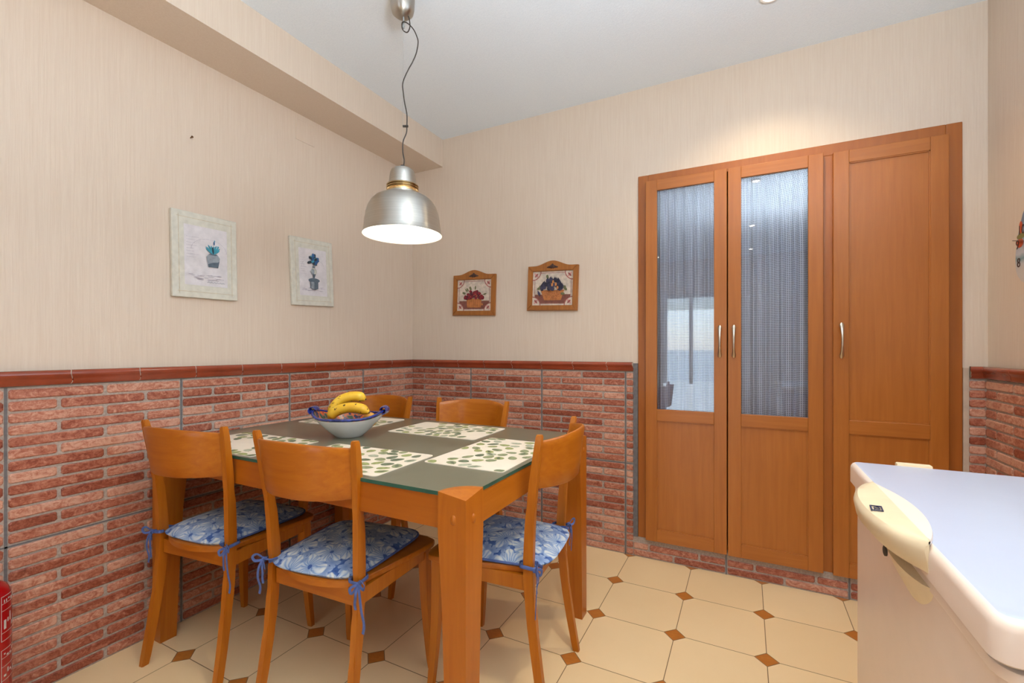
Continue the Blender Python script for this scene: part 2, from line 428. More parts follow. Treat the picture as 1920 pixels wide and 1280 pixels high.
# glazed rail
def rail(name, axis, a0, a1, off, face, out):
    prof = [(0, 1.003), (.006, 1.003), (.010, 1.010), (.0105, 1.018), (.012, 1.024), (.017, 1.030), (.019, 1.037), (.018, 1.044), (.013, 1.049), (.006, 1.051), (0, 1.051)]
    bm = bmesh.new()
    def P(a, d, z): return (a, face+out*d, z) if axis == 'x' else (face+out*d, a, z)
    def ext(lo, hi, sc, mi):
        R0 = [bm.verts.new(P(lo+.004*math.sin((z-1.003)/.048*2*PI)*(mi == 0), d*sc, z)) for d, z in prof]
        R1 = [bm.verts.new(P(hi+.004*math.sin((z-1.003)/.048*2*PI)*(mi == 0), d*sc, z)) for d, z in prof]
        for k in range(len(prof)-1): bm.faces.new((R0[k], R1[k], R1[k+1], R0[k+1])).material_index = mi
        bm.faces.new(R0).material_index = mi; bm.faces.new(R1[::-1]).material_index = mi
    ext(a0, a1, .9, 1)
    k = math.floor((a0-off)/.198)
    while off+k*.198 < a1:
        lo = max(a0, off+k*.198+.0015); hi = min(a1, off+(k+1)*.198-.0015)
        if hi-lo > .01: ext(lo, hi, 1, 0)
        k += 1
    o = obj(name, bm, [RAIL, PALE], smooth=True); tag(o, kind='structure')
rail('trim_9', 'y', YR+.01, BYB, .698, BXL-.002, 1)
rail('trim_10', 'x', BXL, -.547, -.887, BYB+.002, -1)
rail('trim_11', 'x', .811, BXR, .66, BYB+.002, -1)
rail('trim_12', 'y', YR+.01, BYB, .698, BXR+.002, -1)
# blanking plate papered over on the left wall, nail
bm = BM((XL-.001, XL+.004, 1.585, 1.700, 2.21, 2.318), bev=.0015)
tag(obj('cover_plate', bm, WP), 'small wallpapered square blanking plate high on the left wall below the beam', 'cover plate')
bm = bmesh.new(); sweep(bm, [(XL-.002, 1.083, 2.007), (XL+.012, 1.083, 2.009)], .0022, 8); sweep(bm, [(XL+.012, 1.083, 2.009), (XL+.014, 1.083, 2.0093)], .0045, 10)
tag(obj('nail', bm, plain('rusty_steel', S(120, 84, 56), .5, 1)), 'tiny rusty nail left in the wallpaper above the larger vase print', 'nail')

# ------------------------------------------------------------------ built-in cupboard
cup = thing('cupboard', 'tall built-in orange wood cupboard with two glazed curtained doors and a solid door', 'cupboard', ((CX0+CX1)/2, YB, CZ0))
def up(o, parent): # keep world coordinates for meshes built in world space under a moved parent
    o.parent = parent; m = Matrix.Translation(-(parent.matrix_world.translation if False else Vector(parent.location)))
    o.data.transform(m); return o
FY = YB-.008   # frame front face
bm = bmesh.new(); FW = .052
for b in ((CX0, CX0+FW, FY, YB+.03, CZ0-.004, CZ1), (CX1-FW, CX1, FY, YB+.03, CZ0-.004, CZ1), (CX0+FW, CX1-FW, FY, YB+.03, CZ1-FW, CZ1)):
    box(bm, *b, bev=.003)
up(obj('cupboard_frame', bm, W_FRAME), cup)
bm = BM((.300, .360, FY-.004, YB+.03, CZ0-.004, CZ1-FW-.001), bev=.002); up(obj('centre_stile', bm, W_FRAME), cup)
bm = BM((CX0+.001, CX0+.02, YB+.03, YB+.5, CZ0-.004, CZ1-.001), (CX1-.02, CX1-.001, YB+.03, YB+.5, CZ0-.004, CZ1-.001), (CX0+.02, CX1-.02, YB+.48, YB+.5, CZ0-.004, CZ1-.001), (CX0+.02, CX1-.02, YB+.03, YB+.48, CZ0-.004, CZ0+.02), (CX0+.02, CX1-.02, YB+.03, YB+.48, CZ1-.02, CZ1-.001))
up(obj('carcass', bm, W_FRAME), cup)
DY0, DY1 = FY-.026, FY-.0045
def handle_bm(x, z0, z1, y):
    bm = bmesh.new(); pts = []; rad = []
    for i in range(21):
        t = i/20; z = z0+(z1-z0)*t
        d = .004+.026*math.sin(PI*t)**.75
        pts.append((x, y-d, z)); w = .0048+.0062*abs(2*t-1)**2.2
        if i in (0, 20): w = .006
        rad.append((w, .0035+.002*abs(2*t-1)))
    sweep(bm, pts, rad, 14, up=(0, 1, 0)); return bm
def door(x0, x1, z0, z1, glazed, hx):
    st, tr, mr0, mr1, br = .058, .055, .746, .806, .063
    bm = bmesh.new(); b = .0018
    for q in ((x0, x0+st, z0, z1), (x1-st, x1, z0, z1)): box(bm, q[0], q[1], DY0, DY1, q[2], q[3], 0, b)
    for q in ((z1-tr, z1), (mr0, mr1), (z0, z0+br)): box(bm, x0+st, x1-st, DY0+.0012, DY1, q[0], q[1], 1, b)
    d = up(obj('cupboard_door', bm, [W_CAB, W_CABX]), cup)
    off = Vector(cup.location)
    def sub(name, bm, m, smooth=False):
        o = obj(name, bm, m, smooth=smooth); o.data.transform(Matrix.Translation(-off)); o.parent = d; return o
    def panel(za, zb):
        bm = bmesh.new(); box(bm, x0+st-.004, x1-st+.004, DY0+.009, DY0+.016, za-.004, zb+.004)
        for q in ((x0+st, x0+st+.004, za, zb), (x1-st-.004, x1-st, za, zb), (x0+st, x1-st, za, za+.004), (x0+st, x1-st, zb-.004, zb)):
            box(bm, q[0], q[1], DY0+.004, DY0+.0095, q[2], q[3])
        sub('door_panel', bm, W_CAB)
    panel(z0+br, mr0)
    if glazed:
        bm = BM((x0+st, x1-st, DY0+.010, DY0+.014, mr1, z1-tr)); sub('door_glass', bm, PANE)
        # gathered curtain
        bm = bmesh.new(); uvl = bm.loops.layers.uv.new('UVMap')
        cx0, cx1, cz0, cz1 = x0+st-.012, x1-st+.012, mr1-.015, z1-tr+.012
        nu, nv = 300, 26; rs = random.Random(int(x0*1000)); K = [(rs.uniform(52, 62), rs.uniform(0, 6)), (rs.uniform(96, 112), rs.uniform(0, 6)), (rs.uniform(170, 200), rs.uniform(0, 6)), (rs.uniform(22, 28), rs.uniform(0, 6))]
        grid = []
        for j in range(nv+1):
            v = j/nv; z = cz0+(cz1-cz0)*v; row = []; L = 0; prev = None
            for i in range(nu+1):
                u = i/nu; x = cx0+(cx1-cx0)*u; a = (x-cx0)*2.4
                lo = (1-v)
                y = .0115*math.sin(K[0][0]*a+K[0][1]+.35*math.sin(2.2*v+K[2][1])) + .0035*math.sin(K[1][0]*a+K[1][1]+.5*v) + .006*lo*math.sin(K[3][0]*a+K[3][1]) + .0016*math.sin(K[2][0]*a+K[2][1])*(.3+1.5*v**6)
                yy = DY0+.040+y
                if prev: L += math.hypot(x-prev[0], (yy-prev[1]))
                prev = (x, yy); row.append((bm.verts.new((x, yy, z)), L, z))
            grid.append(row)
        for j in range(nv):
            for i in range(nu):
                q = (grid[j][i], grid[j][i+1], grid[j+1][i+1], grid[j+1][i]); f = bm.faces.new([k[0] for k in q])
                for lp, k in zip(f.loops, q): lp[uvl].uv = (k[1], k[2])
        c = sub('curtain', bm, CURT, True); c['label'] = 'gathered grey and white dotted curtain behind the glass'
    else: panel(mr1, z1-tr)
    h = sub('handle', handle_bm(hx, 1.083, 1.237, DY0), NICKEL, True); h['label'] = 'satin metal bow handle'
    return d
d1 = door(-.4755, -.0845, .108, 2.0125, True, -.1155); d1['label'] = 'left glazed door'
d2 = door(-.0795, .3115, .106, 2.0110, True, -.053); d2['label'] = 'middle glazed door'
d3 = door(.3485, .7405, .106, 2.0050, False, .378); d3['label'] = 'solid right door'

# ------------------------------------------------------------------ dining table
TX0, TX1, TY0, TY1, TZ = -2.040, -.604, .930, 1.868, .762
tab = thing('dining_table', 'orange beech dining table with an olive frosted glass top and tapered corner legs', 'table', ((TX0+TX1)/2, (TY0+TY1)/2, 0))
TO = Vector(tab.location)
LW = .083
def tsub(name, bm, m, parent=tab, smooth=False):
    o = obj(name, bm, m, smooth=smooth); o.data.transform(Matrix.Translation(-TO)); o.parent = parent; return o
# glass with quarter-round notches at the corners
gx0, gx1, gy0, gy1 = TX0+.008, TX1-.008, TY0+.008, TY1-.008
ol = []; nr = LW-.008
def arc(cx, cy, a0, a1):
    for k in range(9):
        a = R(a0+(a1-a0)*k/8); ol.append((cx+nr*math.cos(a), cy+nr*math.sin(a)))
arc(gx0, gy0, 90, 0); arc(gx1, gy0, 180, 90); arc(gx1, gy1, 270, 180); arc(gx0, gy1, 360, 270)
bm = bmesh.new(); lo = [bm.verts.new((x, y, TZ-.010)) for x, y in ol]; hi = [bm.verts.new((x, y, TZ)) for x, y in ol]; n = len(ol)
bm.faces.new(hi).material_index = 0; bm.faces.new(lo[::-1]).material_index = 0
for k in range(n): bm.faces.new((lo[k], lo[(k+1) % n], hi[(k+1) % n], hi[k])).material_index = 1
g = tsub('glass_tabletop', bm, [TGLASS, TEDGE]); g['label'] = 'olive grey frosted glass top with a green edge'
AZ0, AZ1 = .668, TZ-.0105
for (b, m) in (((TX0+LW-.004, TX1-LW+.004, TY0+.010, TY0+.034, AZ0, AZ1), W_TABX), ((TX0+LW-.004, TX1-LW+.004, TY1-.034, TY1-.010, AZ0, AZ1), W_TABX),
               ((TX0+.010, TX0+.034, TY0+LW-.004, TY1-LW+.004, AZ0, AZ1), W_TABY), ((TX1-.034, TX1-.010, TY0+LW-.004, TY1-LW+.004, AZ0, AZ1), W_TABY)):
    tsub('apron', BM(b, bev=.0015), m)
def leg(cx, cy, sx, sy):     # outer corner cx,cy ; sx,sy point inwards
    bm = bmesh.new(); rings = []
    for z, w in ((0, .056), (.25, .063), (.5, .072), (.66, LW), (.7508, LW)):
        rings.append([bm.verts.new((cx+sx*a*w, cy+sy*b*w, z)) for a, b in ((0, 0), (1, 0), (1, 1), (0, 1))])
    for A, B in zip(rings, rings[1:]):
        for k in range(4): bm.faces.new((A[k], A[(k+1) % 4], B[(k+1) % 4], B[k]))
    bm.faces.new(rings[0]); bm.faces.new(rings[-1])
    # quarter-round head: flat behind the chord, sloping facet towards the outer corner
    NA, NR = 12, 8; ztop = TZ+.003; rad_ = LW-.0005
    def hz(u, v): return ztop-max(0, 1-(u+v))*.012
    G = [[None]*(NA+1) for _ in range(NR+1)]; cv = bm.verts.new((cx, cy, hz(0, 0))); cb = bm.verts.new((cx, cy, .7508))
    for i in range(1, NR+1):
        for j in range(NA+1):
            a = PI/2*j/NA; chord = 1/(math.cos(a)+math.sin(a)); rr = chord*i/(NR-2) if i <= NR-2 else chord+(1-chord)*(i-NR+2)/2
            if j in (0, NA): rr = min(1, i/(NR-2))-(.0 if i <= NR-2 else 0); rr = rr if i < NR-2 else 1-(NR-i)*.004
            u, v = rr*math.cos(a), rr*math.sin(a); G[i][j] = bm.verts.new((cx+sx*u*rad_, cy+sy*v*rad_, hz(u, v)))
    for j in range(NA): bm.faces.new((cv, G[1][j], G[1][j+1]))
    for i in range(1, NR):
        for j in range(NA): bm.faces.new((G[i][j], G[i+1][j], G[i+1][j+1], G[i][j+1]))
    low = [bm.verts.new((v.co.x, v.co.y, .7508)) for v in G[NR]]
    for j in range(NA): bm.faces.new((G[NR][j], low[j], low[j+1], G[NR][j+1]))
    bm.faces.new([cv]+[G[i][0] for i in range(1, NR+1)]+[low[0], cb]); bm.faces.new([cv, cb, low[-1]]+[G[i][NA] for i in range(NR, 0, -1)])
    lg = tsub('leg', bm, W_TAB)
    for ax in (0, 1):
        bm = bmesh.new(); lathe(bm, [(.0001, .0034), (.004, .003), (.007, .0014), (.0085, -.002)], 20)
        if ax == 0: M = Matrix.Translation((cx-sx*.0005, cy+sy*.036, .700)) @ Matrix.Rotation(R(-90*sx), 4, 'Y')
        else: M = Matrix.Translation((cx+sx*.036, cy-sy*.0005, .700)) @ Matrix.Rotation(R(90*sy), 4, 'X')
        bm.transform(M @ (Matrix.Diagonal((1.6, 1, 1, 1)) if ax == 0 else Matrix.Diagonal((1, 1.6, 1, 1))))
        tsub('peg_cap', bm, W_TAB, lg, True)
for cx, sx in ((TX0, 1), (TX1, -1)):
    for cy, sy in ((TY0, 1), (TY1, -1)): leg(cx, cy, sx, sy)

# ------------------------------------------------------------------ chairs
def curve_leg(bm, pts):   # pts: (x, yback, yfront, z, halfwidth)
    rings = []
    for x, yb, yf, z, hw in pts:
        rings.append([bm.verts.new(p) for p in ((x-hw, yb, z), (x+hw, yb, z), (x+hw, yf, z), (x-hw, yf, z))])
    for A, B in zip(rings, rings[1:]):
        for k in range(4): bm.faces.new((A[k], A[(k+1) % 4], B[(k+1) % 4], B[k]))
    bm.faces.new(rings[0][::-1]); bm.faces.new(rings[-1])
    es = [e for e in bm.edges if len({v.co.z for v in e.verts}) > 1 or True]
def interp(tbl, z):
    for (z0, v0), (z1, v1) in zip(tbl, tbl[1:]):
        if z <= z1:
            t = max(0, (z-z0)/(z1-z0)); t2 = t*t*(3-2*t)
            return v0+(v1-v0)*t
    return tbl[-1][1]
def make_chair():
    root = thing('dining_chair', 'x', 'chair')
    YBK = [(0, -.218), (.12, -.198), (.25, -.180), (.38, -.168), (.46, -.165), (.6, -.171), (.72, -.182), (.868, -.203)]
    DEP = [(0, .023), (.25, .029), (.45, .032), (.6, .029), (.868, .019)]
    XC = [(0, .184), (.25, .177), (.45, .175), (.65, .183), (.868, .202)]
    for s in (-1, 1):
        bm = bmesh.new(); pts = []
        for i in range(29):
            z = .862*i/28; yb = interp(YBK, z); hw = .0102
            pts.append((s*interp(XC, z), yb, yb+interp(DEP, z), z, hw))
        x, yb, yf, z, hw = pts[-1]; pts.append((x, yb+.002, yf-.002, .868, hw-.002))
        curve_leg(bm, pts)
        bmesh.ops.bevel(bm, geom=[e for e in bm.edges if abs(e.verts[0].co.z-e.verts[1].co.z) > .005], offset=.0025, segments=2, affect='EDGES')
        obj('rear_post', bm, W_CHAIR, root, True)
        bm = bmesh.new(); pts = []
        for i in range(15):
            z = .432*i/14; t = 1-z/.432
            yf = .188+.012*max(0, t-.35)**1.6*1.8; d = .034-.015*t
            pts.append((s*(.172+.017*t**1.6), yf-d, yf, z, .0165-.006*t))
        curve_leg(bm, pts)
        bmesh.ops.bevel(bm, geom=[e for e in bm.edges if abs(e.verts[0].co.z-e.verts[1].co.z) > .005], offset=.002, segments=2, affect='EDGES')
        obj('front_leg', bm, W_CHAIR, root, True)
    # aprons
    for s in (-1, 1):
        bm = bmesh.new()
        pr = [(s*.160, -.135), (s*.178, -.135), (s*.183, .165), (s*.165, .165)]
        lo = [bm.verts.new((x, y, .385 if y < 0 else .392)) for x, y in pr]; hi = [bm.verts.new((x, y, .431)) for x, y in pr]
        bm.faces.new(lo); bm.faces.new(hi)
        for k in range(4): bm.faces.new((lo[k], lo[(k+1) % 4], hi[(k+1) % 4], hi[k]))
        obj('side_rail', bm, W_CHAIR, root)
    obj('back_rail', BM((-.162, .162, -.155, -.137, .383, .431), bev=.001), W_CHX, root)
    obj('front_rail', BM((-.160, .160, .162, .180, .388, .431), bev=.001), W_CHX, root)
    # seat board
    ol = []
    def q(pts): ol.extend(pts)
    q([(-.165+.33*k/12, -.135-.055*math.sin(PI*k/12)**.8 if 0 < k < 12 else -.135) for k in range(13)])
    q([(.205, .150), (.206, .175), (.200, .192), (.186, .201), (.16, .205)])
    q([(-.16, .205), (-.186, .201), (-.200, .192), (-.206, .175), (-.205, .150)])
    bm = bmesh.new(); prism(bm, ol, .431, .450, inset=.004)
    obj('seat', bm, W_CHX, root, True)
    # curved back slat
    bm = bmesh.new(); N = 28; cols = []
    for k in range(N+1):
        u = -1+2*k/N; row = []
        for z in (.698, .702, .745, .79, .825, .841, .845):
            hw = interp(XC, z)-.0085
            ztop = z+.017*(1-u*u)*max(0, (z-.72)/.125)
            yb = interp(YBK, z)+.008
            bow = .080*(1-abs(u)**2.5)
            edge = .0035 if z in (.698, .845) else 0
            row.append(((u*hw, yb-bow+edge, ztop), (u*hw, yb-bow+.013-edge, ztop)))
        cols.append([(bm.verts.new(a), bm.verts.new(b)) for a, b in row])
    M_ = len(cols[0])
    for k in range(N):
        A, B = cols[k], cols[k+1]
        for m in range(M_-1):
            bm.faces.new((A[m][0], B[m][0], B[m+1][0], A[m+1][0])); bm.faces.new((A[m][1], A[m+1][1], B[m+1][1], B[m][1]))
        bm.faces.new((A[0][0], A[0][1], B[0][1], B[0][0])); bm.faces.new((A[-1][0], B[-1][0], B[-1][1], A[-1][1]))
    for A in (cols[0], cols[-1]): bm.faces.new([a[0] for a in A]+[a[1] for a in A[::-1]])
    obj('backrest', bm, W_CHX, root, True)
    return root
CH = [((-1.741, 1.066), 6, 'beech dining chair at the near left corner, closest to the brick wall on the left'),
      ((-1.168, 1.103), 2.5, 'beech dining chair in the middle of the near long side of the table'),
      ((-.752, 1.418), 95, 'beech dining chair tucked under the right end of the table'),
      ((-1.235, 1.765), 180, 'beech dining chair on the far side whose curved back faces the viewer'),
      ((-1.797, 1.722), 180, 'beech dining chair on the far side partly hidden behind the bananas')]
proto = make_chair()
for i, ((x, y), rz, lb) in enumerate(CH):
    c = proto if i == 0 else copy_tree(proto)
    c.location = (x, y, 0); c.rotation_euler = (0, 0, R(rz)); tag(c, lb, 'chair', 'dining chairs around the table')
# cushions -------------------------------------------------------
def cushion(name_label, loc, rz, post_l, post_r, seed):
    root = thing('seat_cushion', name_label, 'cushion', (loc[0], loc[1], .4505), R(rz), 'blue floral seat cushions')
    rs = random.Random(seed)
    # outline param: superellipse-like trapezoid
    NA, NRi = 64, 12
    def outl(a):
        c, s = math.cos(a), math.sin(a); e = .34
        x = math.copysign(abs(c)**e, c); y = math.copysign(abs(s)**e, s)
        w = .185-.018*(1-y)/2*1.0
        bulge = 0
        if y < -.9: bulge = -.012*(1-min(1, abs(x))**2)
        return x*w, y*.190+bulge
    def h(x, y, r):
        n = .004*math.sin(x*38+seed)*math.cos(y*31+seed*2)+.003*math.sin((x+y)*70+seed)
        return .008+.034*(1-r**3.6)+n*(1-r)
    bm = bmesh.new(); rings = []; n = NA
    ct = bm.verts.new((0, 0, h(0, 0, 0)))
    for i in range(1, NRi+1):
        r = i/NRi
        rings.append([bm.verts.new((outl(2*PI*k/n)[0]*r, outl(2*PI*k/n)[1]*r, h(outl(2*PI*k/n)[0]*r, outl(2*PI*k/n)[1]*r, r)+(.0012*math.sin(k*1.9+seed)*(r > .85)))) for k in range(n)])
    for k in range(n): bm.faces.new((ct, rings[0][k], rings[0][(k+1) % n]))
    for A, B in zip(rings, rings[1:]):
        for k in range(n): bm.faces.new((A[k], B[k], B[(k+1) % n], A[(k+1) % n]))
    bt = [bm.verts.new((v.co.x*.97, v.co.y*.97, .0005)) for v in rings[-1]]
    for k in range(n): bm.faces.new((rings[-1][k], bt[k], bt[(k+1) % n], rings[-1][(k+1) % n]))
    bm.faces.new(bt[::-1])
    obj('cushion_pad', bm, FLORAL, root, True)
    bm = bmesh.new(); ks = range(-6, n//2+7)   # piping along front and sides
    pts = [(outl(2*PI*k/n)[0]*1.005, outl(2*PI*k/n)[1]*1.005, .0065) for k in ks]
    sweep(bm, pts, .0038, 8); obj('piping', bm, PIPING, root, True)
    # ties round the rear posts (posts given in the cushion's own frame)
    for sgn, (px, py) in ((-1, post_l), (1, post_r)):
        bm = bmesh.new(); z0 = .012
        cx, cy = sgn*.160, -.178
        ox = px+sgn*.024
        p = smoothpath([(cx, cy, .006), (px-sgn*.018, py-.012, z0), (px-sgn*.016, py-.026, z0+.002), (px+sgn*.006, py-.029, z0), (px+sgn*.018, py-.024, z0-.002)], 5)
        sweep(bm, p, (.0012, .0055), 6, up=(0, 0, 1))
        p = smoothpath([(cx, cy+.02, .006), (px-sgn*.012, py+.026, z0), (px+sgn*.014, py+.022, z0), (px+sgn*.019, py, z0), (px+sgn*.018, py-.024, z0-.002)], 5)
        sweep(bm, p, (.0012, .0055), 6, up=(0, 0, 1))
        kx, ky, kz = px+sgn*.020, py-.028, z0-.002
        box(bm, kx-.006, kx+.006, ky-.005, ky+.005, kz-.007, kz+.007, bev=.002)
        for dx, dz, l in ((sgn*.03, .006, 1), (-sgn*.018, -.012, .9)):
            p = smoothpath([(kx, ky, kz), (kx+dx*.5, ky-.012, kz+.012+dz), (kx+dx, ky-.016, kz+.004+dz), (kx+dx*.8, ky-.012, kz-.010+dz), (kx, ky-.003, kz)], 5)
            sweep(bm, p, (.0045, .0012), 6, up=(0, 1, 0))
        for dx, L, wv in ((sgn*.016, .105+rs.uniform(0, .05), .006), (-sgn*.004, .065+rs.uniform(0, .03), -.005)):
            p = smoothpath([(kx, ky-.003, kz), (kx+dx*.6, ky-.010, kz-.02), (kx+dx, ky-.010, kz-L*.5), (kx+dx+wv, ky-.006, kz-L*.8), (kx+dx+wv*.4, ky-.006, kz-L)], 5)
            sweep(bm, p, (.0048, .0011), 6, up=(0, 1, 0))
        obj('tie', bm, PIPING, root, True)
    return root
def inframe(chair_i, cloc, crz, s):
    (x, y), rz, _ = CH[chair_i]; a = R(rz); lx, ly = s*.172, -.146
    wx, wy = x+lx*math.cos(a)-ly*math.sin(a), y+lx*math.sin(a)+ly*math.cos(a)
    b = R(-crz); dx, dy = wx-cloc[0], wy-cloc[1]
    return (dx*math.cos(b)-dy*math.sin(b), dx*math.sin(b)+dy*math.cos(b))
for i, loc, rz, lb, sd in ((0, (-1.760, 1.090), 5, 'blue floral seat cushion on the chair closest to the left brick wall', 1),
                           (1, (-1.195, 1.118), 8, 'blue floral seat cushion on the near middle chair, askew with bare seat at its right', 2.3),
                           (2, (-.745, 1.418), 96, 'blue floral seat cushion on the chair at the right end of the table', 4.1)):
    cushion(lb, loc, rz, inframe(i, loc, rz, -1), inframe(i, loc, rz, 1), sd)

# ------------------------------------------------------------------ placemats
def placemat(label, cx, cy, rz, seed, w=.44, h=.285):
    rs = random.Random(seed); bm = bmesh.new()
    ol = []
    for qx, qy, a0 in ((1, 1, 0), (-1, 1, 90), (-1, -1, 180), (1, -1, 270)):
        for k in range(5):
            a = R(a0+90*k/4); ol.append((qx*(w/2-.014)+.014*math.cos(a), qy*(h/2-.014)+.014*math.sin(a)))
    prism(bm, ol, 0, .0022, 0)
    placed = []; zt = .0026
    def leaf(x, y, a, L, W, mi, z):
        n = 10; pts = []
        for k in range(n):
            t = 2*PI*k/n; px = L/2*math.cos(t); py = W/2*math.sin(t)*(1-.25*math.cos(t))
            xx, yy = x+px*math.cos(a)-py*math.sin(a), y+px*math.sin(a)+py*math.cos(a)
            xx = max(-w/2+.002, min(w/2-.002, xx)); yy = max(-h/2+.002, min(h/2-.002, yy))
            pts.append((xx, yy, z))
        try: flat(bm, pts, mi)
        except ValueError: pass
    tries = 0
    while len(placed) < 44 and tries < 4000:
        tries += 1
        lx, ly = rs.uniform(-w/2+.012, w/2-.012), rs.uniform(-h/2+.01, h/2-.01)
        if any(math.hypot(lx-p, ly-q) < .037 for p, q in placed): continue
        if math.sin(lx*17+seed)+math.cos(ly*23+lx*9+seed*2) < -.75: continue
        placed.append((lx, ly)); la = math.sin(lx*9+seed)*1.5+rs.uniform(-.9, .9)
        L, W = rs.uniform(.038, .050), rs.uniform(.027, .034); mi = 1+rs.choice((0, 0, 1, 1, 2, 3))
        leaf(lx, ly, la, L, W, mi, zt)
        if rs.random() < .35: leaf(lx+.002*math.cos(la+1), ly+.002*math.sin(la+1), la, L*.7, W*.35, 3, zt+.0003)
        if rs.random() < .6:
            x1, y1 = lx+math.cos(la)*.028, ly+math.sin(la)*.028
            if abs(x1) < w/2-.004 and abs(y1) < h/2-.004:
                nx, ny = -math.sin(la)*.0006, math.cos(la)*.0006
                flat(bm, [(lx+nx, ly+ny, .0024), (x1+nx, y1+ny, .0024), (x1-nx, y1-ny, .0024), (lx-nx, ly-ny, .0024)], 5)
    o = obj('placemat', bm, [MATW]+LEAFS+[STEM], loc=(cx, cy, TZ+.0002), rot=(0, 0, R(rz)))
    tag(o, label, 'placemat', 'leaf print placemats on the table')
placemat('cream leaf print placemat at the near left corner of the table', -1.688, 1.085, 1.5, 11)
placemat('cream leaf print placemat near the front middle, behind the middle chair back', -1.150, 1.097, 1.5, 12)
placemat('cream leaf print placemat set crosswise at the right end of the table', -.772, 1.378, 90.5, 13)
placemat('cream leaf print placemat before the far chair whose curved back faces the viewer', -1.178, 1.665, 1.5, 14)
placemat('cream leaf print placemat at the far left, half hidden behind the fruit bowl', -1.757, 1.665, 2, 15)

# ------------------------------------------------------------------ fruit bowl
BC = Vector((-1.461, 1.369, TZ)); BA = math.atan2(.457, .889)
bowl = thing('fruit_bowl', 'white ceramic bowl with a blue rim and curled ends holding bananas', 'bowl', BC, BA)
CW = plain('glazed_white_ceramic', S(222, 222, 220), .2, coat=.4, var=.04, vscale=14)
CB = plain('cobalt_glaze', S(38, 50, 128), .15, coat=.5, var=.3, vscale=60)
def bowl_in():
    q = NT('painted_bowl_inside'); v = q.coord(scale=(1, 1, 1)); n = q.noise(v, 34, 2)
    q.P(Base_Color=q.ramp(n, [(.0, S(34, 38, 74)), (.47, S(206, 96, 34)), (.53, S(120, 96, 84)), (.60, S(60, 84, 60))], 'CONSTANT'), Roughness=.25); return q.m
CI = bowl_in()
bm = bmesh.new(); n = 72; prof = [(.050, 0), (.054, .002), (.072, .018), (.096, .040), (.118, .060), (.134, .076), (.139, .082)]
def bshape(r, z, th):
    t = max(0, (z-.03)/.052); k = abs(math.cos(th))**6
    sx = 1+.06*t*k; sy = 1-.10*t*(1-k)
    return (r*sx*math.cos(th), r*sy*math.sin(th), z+.022*t*t*k)
rings = []
for r, z in prof: rings.append([bm.verts.new(bshape(r, z, 2*PI*k/n)) for k in range(n)])
inn = [(.132, .081), (.126, .074), (.110, .058), (.086, .038), (.060, .018), (.03, .010)]
for r, z in inn: rings.append([bm.verts.new(bshape(r, z, 2*PI*k/n)) for k in range(n)])
for i, (A, B) in enumerate(zip(rings, rings[1:])):
    mi = 0 if i < 5 else 1
    for k in range(n): bm.faces.new((A[k], A[(k+1) % n], B[(k+1) % n], B[k])).material_index = mi if i < 7 else 1
bm.faces.new(rings[0][::-1]); bm.faces.new(rings[-1]).material_index = 1
obj('bowl_body', bm, [CW, CI], bowl, True)
bm = bmesh.new(); pts = [bshape(.1365, .083, 2*PI*k/n) for k in range(n+1)]; sweep(bm, pts, (.0055, .0052), 8, caps=False); obj('blue_rim', bm, CB, bowl, True)
for s in (-1, 1):
    bm = bmesh.new(); pts = []
    for k in range(14):
        a = k/13*1.45*PI; rr = .018-.006*k/13
        pts.append((s*(.139+.004+rr*math.sin(a)), 0, .094+.004+rr*(1-math.cos(a))-.004))
    # a rolled tab: sweep a wide flat strip
    sweep(bm, pts, [(.034-.014*k/13, .0045) for k in range(14)], 10, up=(0, 0, 1)); obj('rolled_handle', bm, CB, bowl, True)
def ban_mat():
    q = NT('banana_skin'); n1 = q.noise(q.coord(), 62, 2, .5); n2 = q.noise(q.coord(scale=(1, 1, 1)), 14, 3)
    c = q.ramp(n2, [(.3, S(214, 158, 32)), (.6, S(232, 188, 52)), (.8, S(226, 202, 100))])
    c = q.mix(q.ramp(n1, [(.655, (0, 0, 0, 1)), (.685, (1, 1, 1, 1))]), c, S(70, 44, 24))
    q.P(Base_Color=c, Roughness=.42); return q.m
BAN = ban_mat(); BTIP = plain('banana_tip', S(96, 70, 36), .7); BSTEM = plain('banana_stem_green', S(168, 160, 60), .6)
def banana(label, uv, v0, v1, rmax):
    root = thing('banana', label, 'banana', BC, BA, 'bananas in the bowl')
    pts = smoothpath([(u, v0+(v1-v0)*i/(len(uv)-1), z-TZ) for i, (u, z) in enumerate(uv)], 7); N = len(pts)
    rad = []
    for i in range(N):
        t = i/(N-1); r = rmax*min(1, (t*7+.28))**.8*min(1, ((1-t)*6+.22))**.7; rad.append(r)
    bm = bmesh.new(); sweep(bm, pts, rad, 11)
    obj('banana_skin', bm, BAN, root, True)
    d0 = (pts[0]-pts[1]).normalized(); d1 = (pts[-1]-pts[-2]).normalized()
    bm = bmesh.new(); sweep(bm, [pts[0]-d0*.002, pts[0]+d0*.012, pts[0]+d0*.02], [(.0052, .0052), (.0042, .0042), (.0048, .0048)], 8); obj('banana_stalk', bm, BSTEM, root, True)
    bm = bmesh.new(); sweep(bm, [pts[-1]-d1*.001, pts[-1]+d1*.004], [(.004, .004), (.003, .003)], 8); obj('banana_tip', bm, BTIP, root, True)
def uz(p): return [((x-657)/452, 1.12-(y-655)/452) for x, y in p]
banana('upper yellow banana arching highest over the bowl', uz([(620, 779), (627, 763), (639, 751), (655, 744.5), (671, 744), (684, 749)]), .012, .022, .0215)
banana('lower spotted banana lying in front on the bowl rim', uz([(626, 781), (635, 771), (650, 764), (667, 761), (685, 763), (700, 770)]), -.036, -.046, .0210)
bm = bmesh.new(); bmesh.ops.create_uvsphere(bm, u_segments=24, v_segments=16, radius=.030)
